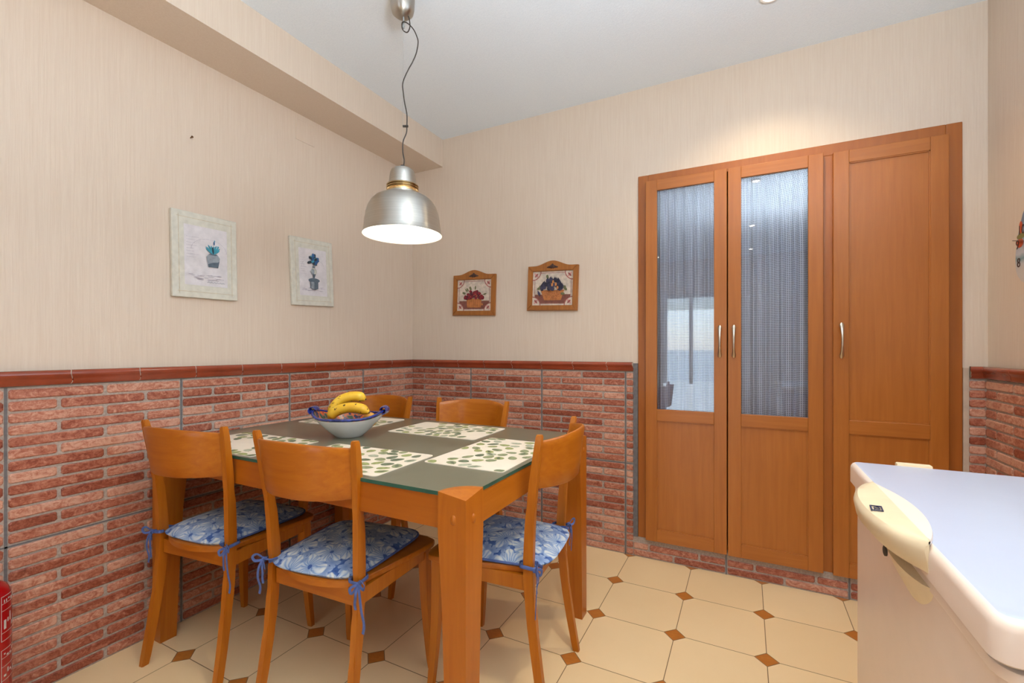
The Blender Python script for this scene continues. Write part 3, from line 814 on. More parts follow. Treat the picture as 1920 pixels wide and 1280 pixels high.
tag(obj('pear', bm, plain('ripe_pear_skin', S(206, 150, 62), .45, var=.12, vscale=30), smooth=True, loc=BC+Vector((.889*.085-.457*.0, .457*.085, .068))), 'small golden fruit beside the bananas at the right of the bowl', 'fruit')

# ------------------------------------------------------------------ pendant lamp
LX, LY, RZ = -1.207, 1.403, 1.571
lamp = thing('pendant_lamp', 'spun aluminium dome pendant lamp hanging over the dining table on a black cord', 'lamp', (LX, LY, ZC))
def lsub(name, bm, m, parent=lamp, smooth=True):
    o = obj(name, bm, m, smooth=smooth); o.data.transform(Matrix.Translation((-LX, -LY, -ZC))); o.parent = parent; return o
C0 = (LX, LY, 0)
out = [(.1545, 1.571), (.1540, 1.574), (.1500, 1.579), (.1475, 1.600), (.1450, 1.624), (.1405, 1.652), (.1330, 1.678), (.1220, 1.697), (.1080, 1.712), (.0900, 1.722), (.0720, 1.727), (.0610, 1.729), (.0600, 1.738)]
inn = [(r-.0015, z-.001) for r, z in out[::-1]]
bm = bmesh.new(); lathe(bm, out, 72, C0, 0); lathe(bm, [(.0585, 1.737)]+[(max(.01, r-.0018), z-.0012) for r, z in out[::-1][1:-1]]+[(.1532, 1.571)], 72, C0, 1)
lathe(bm, [(.1545, 1.571), (.1532, 1.571)], 72, C0, 0)
sh = lsub('lamp_shade', bm, [SPUN, INNER]); sh['label'] = 'brushed aluminium dome, white inside'
bm = bmesh.new(); lathe(bm, [(.0600, 1.738), (.0600, 1.745)], 60, C0)
for z in (1.749, 1.757, 1.765):
    lathe(bm, [(.0555, z-.003), (.0605, z-.0025), (.0625, z), (.0605, z+.0025), (.0555, z+.003)], 60, C0)
lathe(bm, [(.056, 1.740), (.054, 1.770)], 60, C0)
v = lsub('vent_rings', bm, BRASS_AND_GLOW); v['label'] = 'nickel vent rings at the lamp neck, coloured gold for the leaking lamp light'
bm = bmesh.new(); lathe(bm, [(.0540, 1.768), (.0530, 1.776), (.0505, 1.800), (.0480, 1.815), (.0430, 1.826), (.0340, 1.8325), (.0200, 1.835), (.006, 1.8352)], 60, C0); lsub('lamp_cap', bm, SPUN)
bm = bmesh.new(); lathe(bm, [(.009, 1.834), (.009, 1.845), (.007, 1.847), (.002, 1.847)], 20, C0); lsub('cord_grip', bm, BLACK)
bm = bmesh.new(); bmesh.ops.create_uvsphere(bm, u_segments=32, v_segments=20, radius=.040, matrix=Matrix.Translation((LX, LY, 1.640))); lathe(bm, [(.030, 1.662), (.018, 1.690), (.016, 1.728)], 24, C0, 0); lsub('bulb', bm, BULB)
bm = bmesh.new(); lathe(bm, [(.0001, 2.432), (.012, 2.4325), (.030, 2.438), (.041, 2.448), (.0455, 2.465), (.0475, 2.50), (.049, 2.528)], 48, C0); lsub('ceiling_rose', bm, SPUN)
bm = bmesh.new(); sweep(bm, [(LX+.003, LY+.002, 2.436), (LX+.003, LY+.002, 2.398)], .0032, 10); sweep(bm, [(LX+.003, LY+.002, 2.398), (LX+.003, LY+.002, 2.388)], [(.0055, .0055), (.003, .003)], 10); lsub('cable_gland', bm, GREYP)
bm = bmesh.new(); sweep(bm, [(LX+.003, LY+.002, 2.39), (LX, LY, 1.845)], .0004, 6); lsub('suspension_wire', bm, GREYP)
cp = [(764, 24, 0), (767.5, 37, 0), (768, 49, .006), (763, 57, .012), (756, 55, .012), (753, 49, .006), (756, 44, -.006), (765, 47, -.008), (775, 56, -.004), (781, 67.5, 0), (784, 80, 0), (780.6, 100, 0), (774, 116, 0), (765, 132.5, 0), (757.5, 149, 0), (755, 160, 0), (756, 172, 0), (759, 194, 0), (763, 215, 0), (763, 237, 0), (762, 250, 0), (756, 266, 0), (755.5, 286, 0), (758, 300, 0), (757, 313, 0)]
pts = [(LX+(x-755)/474*.889-dv*.457, LY+(x-755)/474*.457+dv*.889, 1.12+(655-y)/474) for x, y, dv in cp]
pts[0] = (pts[0][0]-.002, pts[0][1], pts[0][2])
bm = bmesh.new(); sweep(bm, smoothpath(pts, 6), .0022, 8)
z = pts[0][2]; sweep(bm, [(pts[0][0], pts[0][1], z+.014), (pts[0][0], pts[0][1], z-.008)], .0048, 10)
lsub('cord', bm, BLACK)
bm = bmesh.new(); k = pts[19]; sweep(bm, [(k[0]-.016*.889, k[1]-.016*.457, k[2]), (k[0]+.005*.889, k[1]+.005*.457, k[2])], .0045, 8); lsub('cord_clip', bm, BLACK)

# ------------------------------------------------------------------ ceiling spots
SP = [(.089, 2.07), (.075, .68), (.06, -.85), (-1.2, -.85), (-1.2, -2.2), (.06, -2.2)]  # spots behind the camera are unseen, added for even brightness
LB = ['small round ceiling spot nearest the cupboard wall', 'small round ceiling spot above the freezer', 'small round ceiling spot added unseen behind the viewer by the side window', 'small round ceiling spot added unseen behind the viewer on the left',
      'small round ceiling spot added unseen close to the terrace door', 'small round ceiling spot added unseen in the rear right corner']
sp0 = thing('ceiling_spot', LB[0], 'ceiling light', (SP[0][0], SP[0][1], ZC), 0, 'ceiling spots')
bm = bmesh.new(); lathe(bm, [(.042, .001), (.042, -.008), (.039, -.012), (.031, -.012), (.029, -.005)], 40); obj('spot_ring', bm, INNER, sp0, True)
bm = bmesh.new(); lathe(bm, [(.029, -.006), (.016, -.009), (.0005, -.010)], 32); obj('spot_lens', bm, SPOTM, sp0, True)
for i, (x, y) in enumerate(SP):
    s = sp0 if i == 0 else copy_tree(sp0)
    s.location = (x, y, ZC); s['label'] = LB[i]
    ld = bpy.data.lights.new('spot_light', 'SPOT'); ld.energy = (25, 38, 12, 5, 5, 8)[i]; ld.color = (1, .83, .56); ld.spot_size = R(128); ld.spot_blend = .9; ld.shadow_soft_size = .03
    lo_ = bpy.data.objects.new('spot_light', ld); COL.objects.link(lo_); lo_.location = (x, y, ZC-.03); tag(lo_, kind='structure')

# ------------------------------------------------------------------ pictures
def art_mat(name, c): return plain(name, c, .6, var=.12, vscale=60)
ACRACK = plain('crackled_white_frame', S(214, 210, 196), .6, var=.05, vscale=45)
APAPER = plain('mottled_print_paper', S(222, 216, 218), .6, var=.06, vscale=30)
ALINE = art_mat('pencil_grey', S(188, 180, 190)); AGOLD = art_mat('gold_crackle', S(206, 190, 160))
ATEAL = art_mat('teal_paint', S(64, 156, 178)); ABLUE = art_mat('blue_paint', S(46, 96, 150)); ADARK = art_mat('dark_leaf', S(38, 54, 66))
AGREY = art_mat('pot_grey', S(150, 158, 166)); AGREYD = art_mat('pot_shadow_grey', S(92, 106, 118)); APALE = art_mat('pot_pale', S(206, 206, 196))
def canvas(w, h, t=.016):
    root_bm = bmesh.new(); return root_bm
def left_picture(label, cy, cz, w, h, rot, kind):
    # local: x to the right (world +Y), y up, z towards the room
    M = Matrix.Translation((XL, cy, cz)) @ Matrix(((0, 0, 1, 0), (1, 0, 0, 0), (0, 1, 0, 0), (0, 0, 0, 1))) @ Matrix.Rotation(R(rot), 4, 'Z')
    root = thing('wall_print', label, 'picture', (XL, cy, cz), 0, 'white framed prints on the left wall')
    M0 = Matrix.Translation((-XL, -cy, -cz)) @ M
    bm = bmesh.new(); box(bm, -w/2, w/2, -h/2, h/2, .001, .017, 0, .003)
    for q in ((-w/2+.018, w/2-.018, h/2-.026, h/2-.024), (-w/2+.018, w/2-.018, -h/2+.024, -h/2+.026), (-w/2+.024, -w/2+.026, -h/2+.016, h/2-.016), (w/2-.026, w/2-.024, -h/2+.016, h/2-.016)):
        flat(bm, [(q[0], q[2], .0174), (q[1], q[2], .0174), (q[1], q[3], .0174), (q[0], q[3], .0174)], 1)
    bm.transform(M0); obj('frame', bm, [ACRACK, AGOLD], root)
    bm = bmesh.new(); mats = [APAPER, ALINE, ATEAL, ABLUE, ADARK, AGREY, AGREYD, APALE]
    mw, mh = w*.66, h*.70; z = .0176
    flat(bm, [(-mw/2, -mh/2, z), (mw/2, -mh/2, z), (mw/2, mh/2, z), (-mw/2, mh/2, z)], 0)
    lv = [z]
    def poly(pts, mi):
        lv[0] += .00006; flat(bm, [(x, y, lv[0]) for x, y in pts], mi)
    def ell(cx, cy_, a, b, mi, rot_=0, n=18):
        poly([(cx+a*math.cos(2*PI*k/n)*math.cos(rot_)-b*math.sin(2*PI*k/n)*math.sin(rot_), cy_+a*math.cos(2*PI*k/n)*math.sin(rot_)+b*math.sin(2*PI*k/n)*math.cos(rot_)) for k in range(n)], mi)
    def line(x0, y0, x1, y1, t, mi):
        d = math.hypot(x1-x0, y1-y0); nx, ny = -(y1-y0)/d*t, (x1-x0)/d*t
        poly([(x0+nx, y0+ny), (x0-nx, y0-ny), (x1-nx, y1-ny), (x1+nx, y1+ny)], mi)
    rs = random.Random(3+kind)
    for k in range(14):
        a0 = PI*k/14; rr = mw*.42
        ox = .012 if kind == 0 else 0
        line(ox+rr*math.cos(a0), mh*.1+rr*.7*math.sin(a0), ox+rr*math.cos(a0+.2), mh*.1+rr*.7*math.sin(a0+.2), .0006, 1)
    for k in range(26):
        x = rs.uniform(-mw*.45, mw*.3); y = -mh*.36+rs.uniform(-.01, .012); line(x, y, x+rs.uniform(.01, .03), y+rs.uniform(-.003, .003), .0008, 1)
    for k in range(8):
        y = mh*.3-k*.012; line(-mw*.46, y, -mw*.46+rs.uniform(.02, .05), y+.001, .0005, 1)
    if kind == 0:
        ox = .026
        for k in range(12):   # script squiggle below the pot
            line(-.0+k*.006, -mh*.44+(k % 2)*.004, .006+k*.006, -mh*.44+((k+1) % 2)*.004, .0005, 6)
        poly([(ox-.028, .000), (ox-.026, -.012), (ox-.020, -.042), (ox+.020, -.042), (ox+.026, -.012), (ox+.028, .000), (ox+.020, .012), (ox-.020, .012)], 5)
        poly([(ox-.02, -.042), (ox-.022, -.030), (ox-.004, -.022), (ox+.018, -.018), (ox+.026, -.012), (ox+.020, -.042)], 6)
        ell(ox, .013, .018, .0035, 6)
        for a, l, m in ((2.35, .040, 2), (2.05, .042, 2), (1.8, .036, 2), (1.5, .034, 2), (1.25, .040, 2), (1.0, .042, 2), (.8, .038, 2), (1.65, .030, 4), (2.5, .036, 2), (.65, .032, 2)):
            ell(ox+math.cos(a)*l*.55, .014+math.sin(a)*l*.55, l*.5, .0035, m, a)
        ell(ox+.004, .062, .003, .008, 3); ell(ox+.006, .072, .002, .004, 2); ell(ox+.02, .05, .003, .003, 2)
    else:
        ox = 0
        for k in range(34):
            a, r = rs.uniform(0, 6.28), rs.uniform(0, .031); ell(ox+r*math.cos(a), .062+r*.95*math.sin(a), .010, .007, rs.choice((3, 3, 2, 4, 4)), a)
        ell(ox, .088, .009, .008, 3)
        poly([(ox-.009, .034), (ox+.009, .034), (ox+.008, .022), (ox-.008, .022)], 6)
        ell(ox, .006, .019, .019, 7); ell(ox-.007, .004, .011, .016, 5)
        poly([(ox-.010, -.008), (ox+.012, -.008), (ox+.002, -.032), (ox-.002, -.032)], 6)
        ell(ox, -.042, .036, .012, 6); poly([(ox-.024, -.044), (ox+.026, -.044), (ox+.024, -.085), (ox+.006, -.092), (ox-.012, -.090), (ox-.024, -.084)], 6)
        poly([(ox-.02, -.050), (ox+.0, -.050), (ox-.002, -.088), (ox-.02, -.084)], 5)
    bm.transform(M0); obj('print', bm, mats, root)
left_picture('larger white framed print of a grey pot with teal leaves on the left wall', 1.137, 1.516, .264, .356, 1.0, 0)
left_picture('smaller-looking white framed print of a blue bouquet on a pedestal urn, nearer the corner', 1.678, 1.530, .262, .352, 2.6, 1)
AC = dict(cream=art_mat('art_cream', S(214, 196, 178)), red=art_mat('art_border_red', S(160, 84, 78)), pink=art_mat('art_corner_pink', S(206, 150, 138)), tab=art_mat('art_table_brown', S(130, 76, 62)),
          bask=art_mat('art_basket', S(190, 118, 62)), baskd=art_mat('art_basket_dark', S(168, 94, 50)), ch=art_mat('art_cherry', S(140, 34, 44)), chd=art_mat('art_cherry_dark', S(92, 30, 44)), fig=art_mat('art_fig', S(62, 58, 84)), figd=art_mat('art_fig_dark', S(40, 38, 58)), leaf=art_mat('art_leaf', S(110, 110, 72)), org=art_mat('art_orange', S(196, 128, 70)), orn=art_mat('carved_ornament', S(70, 44, 36)))
def back_picture(label, cx, cz, w, h, rot, kind):
    M = Matrix.Translation((cx, YB, cz)) @ Matrix(((1, 0, 0, 0), (0, 0, -1, 0), (0, 1, 0, 0), (0, 0, 0, 1))) @ Matrix.Rotation(R(rot), 4, 'Z')
    root = thing('arched_picture', label, 'picture', (cx, YB, cz), 0, 'pine framed pictures on the back wall')
    M0 = Matrix.Translation((-cx, -YB, -cz)) @ M
    fw = .031; arch = .030
    bm = bmesh.new(); top = []
    for k in range(25):
        x = w/2-w*k/24; t = min(1, abs(x)/(w*.36)); top.append((x, h/2+(arch*.5*(1+math.cos(PI*t)) if t < 1 else 0)))
    inner_top = h/2-fw
    # four frame members as separate prisms, depth .022
    def memb(pts): 
        lo = [bm.verts.new((x, y, .001)) for x, y in pts]; hi = [bm.verts.new((x, y, .020)) for x, y in pts]
        c = (sum(p[0] for p in pts)/len(pts), sum(p[1] for p in pts)/len(pts))
        bm.faces.new(lo[::-1]); bm.faces.new(hi); n = len(pts)
        for k in range(n): bm.faces.new((lo[k], lo[(k+1) % n], hi[(k+1) % n], hi[k]))
    memb([(-w/2, -h/2), (w/2, -h/2), (w/2-fw, -h/2+fw), (-w/2+fw, -h/2+fw)])
    memb([(-w/2, -h/2), (-w/2+fw, -h/2+fw), (-w/2+fw, inner_top), (-w/2, h/2)])
    memb([(w/2, -h/2), (w/2, h/2), (w/2-fw, inner_top), (w/2-fw, -h/2+fw)])
    memb(top+[(-w/2+fw, inner_top), (w/2-fw, inner_top)])
    bmesh.ops.bevel(bm, geom=[e for e in bm.edges if abs(e.verts[0].co.z-.020) < 1e-5 and abs(e.verts[1].co.z-.020) < 1e-5], offset=.004, segments=2, affect='EDGES')
    bm.transform(M0); obj('frame', bm, W_PIC, root, True)
    bm = bmesh.new()
    for k, (dx, dz, r) in enumerate(((0, .004, .009), (-.012, 0, .007), (.012, 0, .007), (-.022, -.002, .005), (.022, -.002, .005), (-.031, -.003, .0035), (.031, -.003, .0035), (-.006, -.004, .006), (.006, -.004, .006), (.0, .012, .005))):
        bmesh.ops.create_uvsphere(bm, u_segments=10, v_segments=6, radius=r*1.25, matrix=Matrix.Translation((dx, h/2-.006+dz, .020)) @ Matrix.Diagonal((1, 1, .5, 1)))
    bm.transform(M0); oo = obj('carved_ornament', bm, AC['orn'], root, True); oo['label'] = 'dark carved fruit ornament on the arched top'
    bm = bmesh.new(); names = list(AC); mats = list(AC.values()); ix = names.index
    iw, ih = w-2*fw, h-2*fw; lv = [.0085]; cy_ = 0
    K = [1.0]
    def poly(pts, c):
        lv[0] += .00006; flat(bm, [(x*K[0], y*K[0], lv[0]) for x, y in pts], ix(c))
    def ell(x, y, a, b, c, r=0, n=16): poly([(x+a*math.cos(2*PI*k/n)*math.cos(r)-b*math.sin(2*PI*k/n)*math.sin(r), y+a*math.cos(2*PI*k/n)*math.sin(r)+b*math.sin(2*PI*k/n)*math.cos(r)) for k in range(n)], c)
    def rect(x0, x1, y0, y1, c): poly([(x0, y0), (x1, y0), (x1, y1), (x0, y1)], c)
    rect(-iw/2-.001, iw/2+.001, -ih/2-.001, ih/2+.001, 'cream')
    rect(-iw*.44, iw*.44, -ih*.44, -ih*.18, 'tab')
    for s in (-1, 1):
        rect(s*iw*.45-.0012, s*iw*.45+.0012, -ih*.3, ih*.3, 'red'); rect(-iw*.3, iw*.3, s*ih*.45-.0012, s*ih*.45+.0012, 'red')
        for t in (-1, 1):
            cx_, cyy = s*iw/2, t*ih/2; pts = [(cx_, cyy)]; r = iw*.21
            rim = []
            for k in range(9):
                a = PI/2*k/8; rim.append((cx_-s*r*math.cos(a), cyy-t*r*math.sin(a)))
            poly(pts+rim, 'red'); rr = .9
            poly([(cx_, cyy)]+[(cx_-(cx_-x)*rr, cyy-(cyy-y)*rr) for x, y in rim], 'cream')
            ell(cx_-s*r*.42, cyy-t*r*.42, r*.34, r*.12, 'pink', s*t*PI/4); ell(cx_-s*r*.42, cyy-t*r*.42, r*.26, r*.10, 'red', -s*t*PI/4)
    rs = random.Random(kind+5)
    K[0] = 1.2 if kind == 0 else 1.1
    if kind == 0:
        poly([(-.048, -.018), (.048, -.018), (.044, -.066), (-.040, -.066)], 'bask')
        for k in range(7): rect(-.044+k*.0135, -.042+k*.0135, -.064, -.02, 'baskd')
        for k in range(10):
            a = rs.uniform(.2, 2.9); ell(math.cos(a)*.07, -.008+math.sin(a)*.048, .011, .004, 'leaf', a)
        for k in range(90):
            x = rs.uniform(-.058, .058); y = -.018+rs.uniform(0, .044)*(1-(x/.064)**2); ell(x, y, .0072, .007, 'ch' if rs.random() < .6 else 'chd')
        for k in range(8): ell(rs.uniform(-.04, .04), rs.uniform(-.012, .016), .002, .002, 'org')
        ell(.055, -.05, .006, .006, 'org')
    else:
        poly([(-.068, -.010), (.068, -.010), (.050, -.064), (-.046, -.064)], 'bask')
        for k in range(40): ell(rs.uniform(-.042, .042), rs.uniform(-.056, -.014), .0032, .0022, 'baskd')
        for x, y, a in ((-.03, .062, 1.8), (-.066, .008, 2.8), (-.078, .0, .4), (.075, -.004, -.8), (.066, .006, .3), (.06, -.03, 0)): ell(x, y, .012, .007, 'leaf', a)
        for k in range(48):
            x = rs.uniform(-.062, .062); y = -.006+rs.uniform(0, .058)*(1-(x/.075)**2)
            ell(x, y, .0095, .0115, 'fig' if rs.random() < .55 else 'figd'); poly([(x-.004, y+.008), (x+.004, y+.008), (x+.001, y+.019)], 'figd')
        for x, y in ((.006, .034), (.0, .018), (.022, .02), (.032, .002)): ell(x, y, .006, .009, 'org')
        poly([(-.082, -.03), (-.07, -.045), (-.066, -.03), (-.072, -.02), (-.084, -.01)], 'fig')
    K[0] = 1
    bm.transform(M0); obj('painting', bm, mats, root)
back_picture('arched pine framed picture of a basket of cherries, the one nearer the corner', -1.562, 1.470, .318, .262, -1.8, 0)
back_picture('arched pine framed picture of a basket of dark figs, nearer the cupboard', -1.018, 1.482, .318, .264, -2.0, 1)

# ------------------------------------------------------------------ freezer
FX0, FX1, FY0, FY1, FZ = .213, .84, .603, 1.303, .862
fz = thing('chest_freezer', 'white chest freezer with a yellowed lid handle in the right foreground', 'freezer', ((FX0+FX1)/2, (FY0+FY1)/2, 0))
FO = Vector(fz.location)
def fsub(name, bm, m, smooth=False, parent=fz):
    o = obj(name, bm, m, smooth=smooth); o.data.transform(Matrix.Translation(-FO)); o.parent = parent; return o
def rrect(x0, x1, y0, y1, r, n=6):
    o = []
    for cx, cy, a0 in ((x1-r, y1-r, 0), (x0+r, y1-r, 90), (x0+r, y0+r, 180), (x1-r, y0+r, 270)):
        for k in range(n+1):
            a = R(a0+90*k/n); o.append((cx+r*math.cos(a), cy+r*math.sin(a)))
    return o
bm = bmesh.new(); prism(bm, rrect(FX0+.011, FX1-.008, FY0+.010, FY1-.010, .022), .035, .800, 0); fsub('freezer_body', bm, FBODY, True)
bm = bmesh.new(); prism(bm, rrect(FX0+.020, FX1-.015, FY0+.020, FY1-.020, .02), .800, .817, 0); fsub('lid_seal', bm, FDARK)
bm = bmesh.new(); prism(bm, rrect(FX0+.007, FX1-.006, FY0+.006, FY1-.006, .024), .795, .808, 0, inset=.002); fsub('rim_trim', bm, FBODY, True)
bm = bmesh.new()
lid_prof = [(0.004, .815), (0, .818), (0, .849), (.001, .854), (.004, .859), (.008, .8613), (.013, .862)]
rings = []
for d, z in lid_prof: rings.append([bm.verts.new((x, y, z)) for x, y in rrect(FX0+d, FX1-d, FY0+d, FY1-d, max(.018-d, .006))])
for i, (A, B) in enumerate(zip(rings, rings[1:])):
    for k in range(len(A)): bm.faces.new((A[k], A[(k+1) % len(A)], B[(k+1) % len(A)], B[k])).material_index = 1 if i < 5 else 0
bm.faces.new(rings[-1]); bm.faces.new(rings[0][::-1])
fsub('freezer_lid', bm, [FWHITE, FBODY], True)
for x in (FX0+.06, FX1-.06):
    for y in (FY0+.06, FY1-.06): fsub('foot', BM((x-.02, x+.02, y-.02, y+.02, 0, .036)), FDARK)
# lens-shaped lid handle
hy0, hy1 = .782, 1.088; hc = (hy0+hy1)/2; hl = (hy1-hy0)/2
def hx_out(y): t = (y-hc)/hl; return FX0-.004-.044*max(0, 1-t*t)**.62
def hx_in(y): t = (y-hc)/hl; return FX0+.001+.030*max(0, 1-t*t)**.9
N = 24; bm = bmesh.new(); sec = []
for k in range(N+1):
    y = hy0+(hy1-hy0)*k/N; xo, xi = hx_out(y), hx_in(y); w = FX0-xo
    lowz = .826+.012*abs((y-hc)/hl)-.012*(1 if y < hc else .4)
    row = [(xi, .8625), (xi-.001, .8665), (FX0+.002, .869), ((xo+FX0)/2+.004, .8685), (xo+.006, .866), (xo+.0015, .861), (xo, .854), (xo+.003, .838), (min(xo+.010+w*.25, FX0-.0005), lowz), (FX0+.001, lowz), (FX0+.001, .8625)]
    sec.append([bm.verts.new((x, y, z)) for x, z in row])
for A, B in zip(sec, sec[1:]):
    for k in range(len(A)): 
        f = bm.faces.new((A[k], A[(k+1) % len(A)], B[(k+1) % len(A)], B[k])); f.material_index = 1 if k in (0, 1) else 0
bm.faces.new(sec[0]); bm.faces.new(sec[-1][::-1])
hd = fsub('lid_handle', bm, [FCREAM, FBODY], True); hd['label'] = 'yellowed lens shaped lid handle with a small navy logo'
bm = bmesh.new()   # logo: navy frame with letters, lying on the slanting handle top
lx, ly, lz = .1835, .905, .8694; a = R(86)
ML = Matrix.Translation((lx, ly, lz)) @ Matrix.Rotation(R(-3), 4, 'Y') @ Matrix.Rotation(R(84), 4, 'Z') @ Matrix.Rotation(PI, 4, 'Z')
for q in ((-.013, .013, .0058, .0078), (-.013, .013, -.0078, -.0058), (-.013, -.0115, -.0058, .0058), (.0115, .013, -.0058, .0058)): box(bm, q[0], q[1], q[2], q[3], -.0012, .0003)
bm.transform(ML); join_bm(bm, text_bm('POL', .012, ML, 0, .0004)); fsub('logo', bm, NAVY, False, hd)
# latch plate on the body under the handle
bm = bmesh.new(); ol = []
for k in range(17):
    t = -1+2*k/16; ol.append((.90+t*.102, .797-.052*(1-t*t)**.7))
sec = []
for y, zb in ol:
    t = (y-.90)/.102; dpt = .022*(1-t*t)**.6
    sec.append([bm.verts.new(p) for p in ((FX0+.012, y, .799), (FX0+.010-dpt, y, .799), (FX0+.010-dpt*.55, y, (zb+.799)/2), (FX0+.012, y, zb-.001))])
for A, B in zip(sec, sec[1:]):
    for k in range(4): bm.faces.new((A[k], A[(k+1) % 4], B[(k+1) % 4], B[k]))
lt = fsub('latch', bm, FCREAM, True); lt['label'] = 'cream curved latch cup'
bm = bmesh.new(); lathe(bm, [(.0085, 0), (.0085, .003), (.006, .004), (.0005, .004)], 20); bm.transform(Matrix.Translation((FX0-.004, .965, .783)) @ Matrix.Rotation(R(-90), 4, 'Y')); fsub('keyhole', bm, FDARK, True, lt)
bm = BM((.300, .362, FY1-.004, FY1+.014, .835, .866), bev=.003); fsub('hinge_cover', bm, FCREAM, True)

# ------------------------------------------------------------------ fire extinguisher
ext = thing('fire_extinguisher', 'red fire extinguisher with white outlined labels standing by the left brick wall', 'fire extinguisher', (-1.975, .457, 0))
bm = bmesh.new(); lathe(bm, [(.060, 0), (.070, .004), (.075, .012), (.075, .385), (.073, .405), (.066, .422), (.053, .434), (.035, .441), (.020, .445), (.018, .455)], 48, cap0=True, cap1=True); obj('cylinder_body', bm, RED, ext, True)
bm = bmesh.new(); lathe(bm, [(.016, .452), (.016, .482), (.012, .490), (.0005, .490)], 20); box(bm, -.012, .045, -.008, .008, .468, .482, bev=.002); obj('valve', bm, BRASS_AND_GLOW, ext, True)
bm = bmesh.new(); sweep(bm, [(-.012, 0, .486), (.02, 0, .497), (.085, 0, .512)], (.009, .002), 8); sweep(bm, [(-.005, 0, .475), (.03, 0, .466), (.075, 0, .462)], (.009, .002), 8); obj('squeeze_handle', bm, BLACK, ext, True)
bm = bmesh.new(); sweep(bm, smoothpath([(-.01, 0, .475), (-.05, -.02, .48), (-.095, -.03, .42), (-.083, -.03, .30), (-.082, -.03, .18)], 6), .008, 10); obj('hose', bm, BLACK, ext, True)
bm = bmesh.new()   # labels wrapped on the side that faces the room
def lab(a0, a1, z0, z1):
    n = max(1, int(abs(a1-a0)/6)); r = .0753
    for k in range(n):
        t0, t1 = R(a0+(a1-a0)*k/n), R(a0+(a1-a0)*(k+1)/n)
        flat(bm, [(r*math.cos(t0), r*math.sin(t0), z0), (r*math.cos(t1), r*math.sin(t1), z0), (r*math.cos(t1), r*math.sin(t1), z1), (r*math.cos(t0), r*math.sin(t0), z1)])
A0, A1 = 30, 114
for zt, zb, rowz in ((.405, .275, (.382, .362, .298)), (.250, .12, (.225, .200, .160))):
    lab(A0, A1, zt-.0015, zt); lab(A0, A1, zb, zb+.0015); lab(A0, A0+1.2, zb, zt); lab(A1-1.2, A1, zb, zt)
    for z in rowz: lab(A0, A1, z, z+.0012)
    rs = random.Random(int(zt*1000)); 
    for z0, z1 in ((rowz[0]+.003, zt-.004), (rowz[2]+.010, rowz[1]-.006)):
        a = A0+6
        while a < A1-8:
            w = rs.choice((2.5, 4, 6)); hh = (z1-z0); za = z0+hh*rs.choice((0, .35)); lab(a, a+w, za, za+max(.002, hh*rs.choice((.25, .55)))); a += w+3
tag(obj('label_print', bm, WPRINT, ext), 'white outlined instruction label')

# ------------------------------------------------------------------ wall clock
clk = thing('wall_clock', 'painted ceramic wall clock with dark numerals cut off by the right edge', 'clock', (XR, 2.110, 1.475))
KO = Vector(clk.location)
left = [(2.110, 1.668), (2.150, 1.655), (2.185, 1.622), (2.212, 1.588), (2.232, 1.555), (2.249, 1.510), (2.258, 1.460), (2.262, 1.425), (2.258, 1.398), (2.246, 1.376), (2.222, 1.356), (2.180, 1.338), (2.140, 1.330)]
cont = left+[(4.22-y, z) for y, z in left[::-1][:-1]]
cont = [(y, z) for y, z in cont]
def pm():
    q = NT('painted_clock_face'); x, y, z = q.sep(q.coord()); n = q.noise(q.coord(), 28, 3)
    hgt = q.math('MULTIPLY_ADD', n, .03, z)
    f = q.math('DIVIDE', q.math('ADD', hgt, .13), .3)
    q.P(Base_Color=q.ramp(f, [(0, S(206, 196, 188)), (.30, S(196, 192, 190)), (.37, S(104, 142, 152)), (.42, S(188, 190, 196)), (.60, S(150, 160, 176)), (.8, S(110, 128, 150))]), Roughness=.35); return q.m
def kpoly(bm, pts, x0, x1, mi=0):
    lo = [bm.verts.new((x0, y, z)) for y, z in pts]; hi = [bm.verts.new((x1, y, z)) for y, z in pts]; n = len(pts)
    bm.faces.new(lo).material_index = mi; bm.faces.new(hi[::-1]).material_index = mi
    for k in range(n): bm.faces.new((lo[k], lo[(k+1) % n], hi[(k+1) % n], hi[k])).material_index = mi
cc = (2.110, 1.475); sc = lambda f: [((y-cc[0])*f, (z-cc[1])*f) for y, z in cont]
bm = bmesh.new(); kpoly(bm, sc(1), -.001, -.016); bmesh.ops.bevel(bm, geom=[e for e in bm.edges if abs(e.verts[0].co.x+.016) < 1e-5 and abs(e.verts[1].co.x+.016) < 1e-5], offset=.003, segments=2, affect='EDGES')
obj('clock_plate', bm, pm(), clk, True)
KD = plain('clock_dark_brown', S(58, 40, 36), .5); KR = plain('clock_red', S(190, 84, 52), .5); KG = plain('clock_green', S(126, 122, 70), .5)
MB = Matrix(((0, 0, -1, 0), (-1, 0, 0, 0), (0, 1, 0, 0), (0, 0, 0, 1)))
for i in range(12):
    a = R(90-30*(i+1)); y = .125*math.cos(a); z = .120*math.sin(a)
    nm = i+1
    pos = {9: (-.134, .012), 8: (-.126, -.052)}.get(nm, (y, z))
    obj('numeral', text_bm(str(nm), .046, Matrix.Translation((-.0168, pos[0] if nm in (8, 9) and pos[0] > 0 else -pos[0], pos[1])) @ MB, 0, .0004), KD, clk)
for y, z, a, b, mi in ((.118, .017, .022, .016, 0), (.112, .070, .012, .022, 0), (.112, .040, .026, .010, 1), (.02, .05, .03, .02, 1), (-.05, .02, .03, .02, 0)):
    bm = bmesh.new(); lo = [bm.verts.new((-.0166-.0002*mi, y+a*math.cos(2*PI*k/18), z+b*math.sin(2*PI*k/18))) for k in range(18)]; bm.faces.new(lo)
    obj('painted_motif', bm, (KR, KG)[mi], clk)
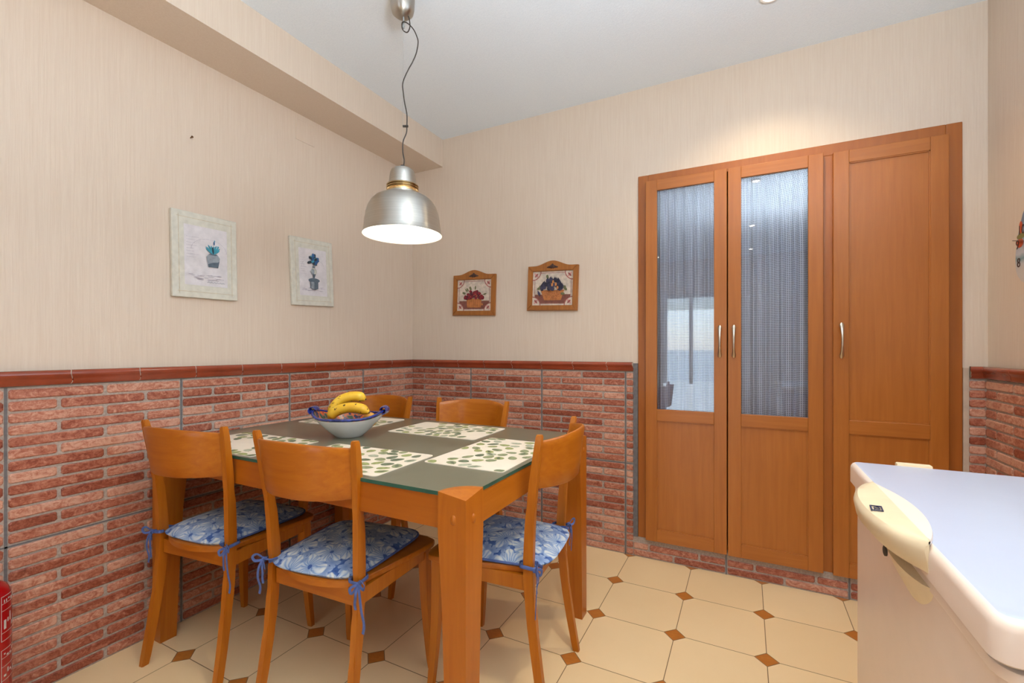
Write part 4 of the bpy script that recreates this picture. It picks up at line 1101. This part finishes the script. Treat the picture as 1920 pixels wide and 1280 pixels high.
bm = bmesh.new(); sweep(bm, [(-.021, 0, 0), (-.021, .155, .033)], [(.004, .001), (.0015, .001)], 6); sweep(bm, [(-.023, 0, 0), (-.023, -.02, .08)], [(.004, .001), (.002, .001)], 6); obj('clock_hands', bm, KD, clk)

# ------------------------------------------------------------------ light and camera
def area(loc, rot, sx, sy, e, col):
    l = bpy.data.lights.new('daylight_and_fill', 'AREA'); l.shape = 'RECTANGLE'; l.size = sx; l.size_y = sy; l.energy = e; l.color = col
    o = bpy.data.objects.new('daylight_and_fill', l); COL.objects.link(o); o.location = loc; o.rotation_euler = rot; tag(o, kind='structure'); return o
area(((DX0+DX1)/2, YR-.35, DZ1/2), (R(125), 0, 0), DX1-DX0+.1, DZ1, 20, (.74, .87, 1))
area((XR+.30, (WY0+WY1)/2, (WZ0+WZ1)/2-.1), (0, R(90+8), 0), WZ1-WZ0+.1, WY1-WY0+.1, 21, (.76, .88, 1))  # daylight for the added side window
fl = area((.30, .15, 1.60), (R(180), 0, 0), .5, .5, 66, (.76, .885, 1)); fl.name = 'added_ceiling_fill'  # added unseen fill, aimed up to brighten the ceiling
w = bpy.data.worlds.new('World'); scn.world = w; w.use_nodes = True; nt = w.node_tree
bg = nt.nodes['Background']; sky = nt.nodes.new('ShaderNodeTexSky'); sky.sky_type = 'NISHITA'; sky.sun_disc = False; sky.sun_elevation = R(48); sky.sun_rotation = R(200)
nt.links.new(sky.outputs[0], bg.inputs[0]); bg.inputs[1].default_value = .32

cam = bpy.data.cameras.new('Camera'); co = bpy.data.objects.new('Camera', cam); COL.objects.link(co); scn.camera = co
co.location = (0, 0, 1.12); co.rotation_euler = (R(90), 0, R(27.2))
cam.sensor_fit = 'HORIZONTAL'; cam.sensor_width = 36; cam.lens = 36*854/1920; cam.shift_y = 15/1920; cam.clip_start = .02
scn.view_settings.view_transform = 'Standard'; scn.view_settings.look = 'None'; scn.view_settings.exposure = 0.16; scn.view_settings.gamma = 1
scn.view_settings.use_curve_mapping = False
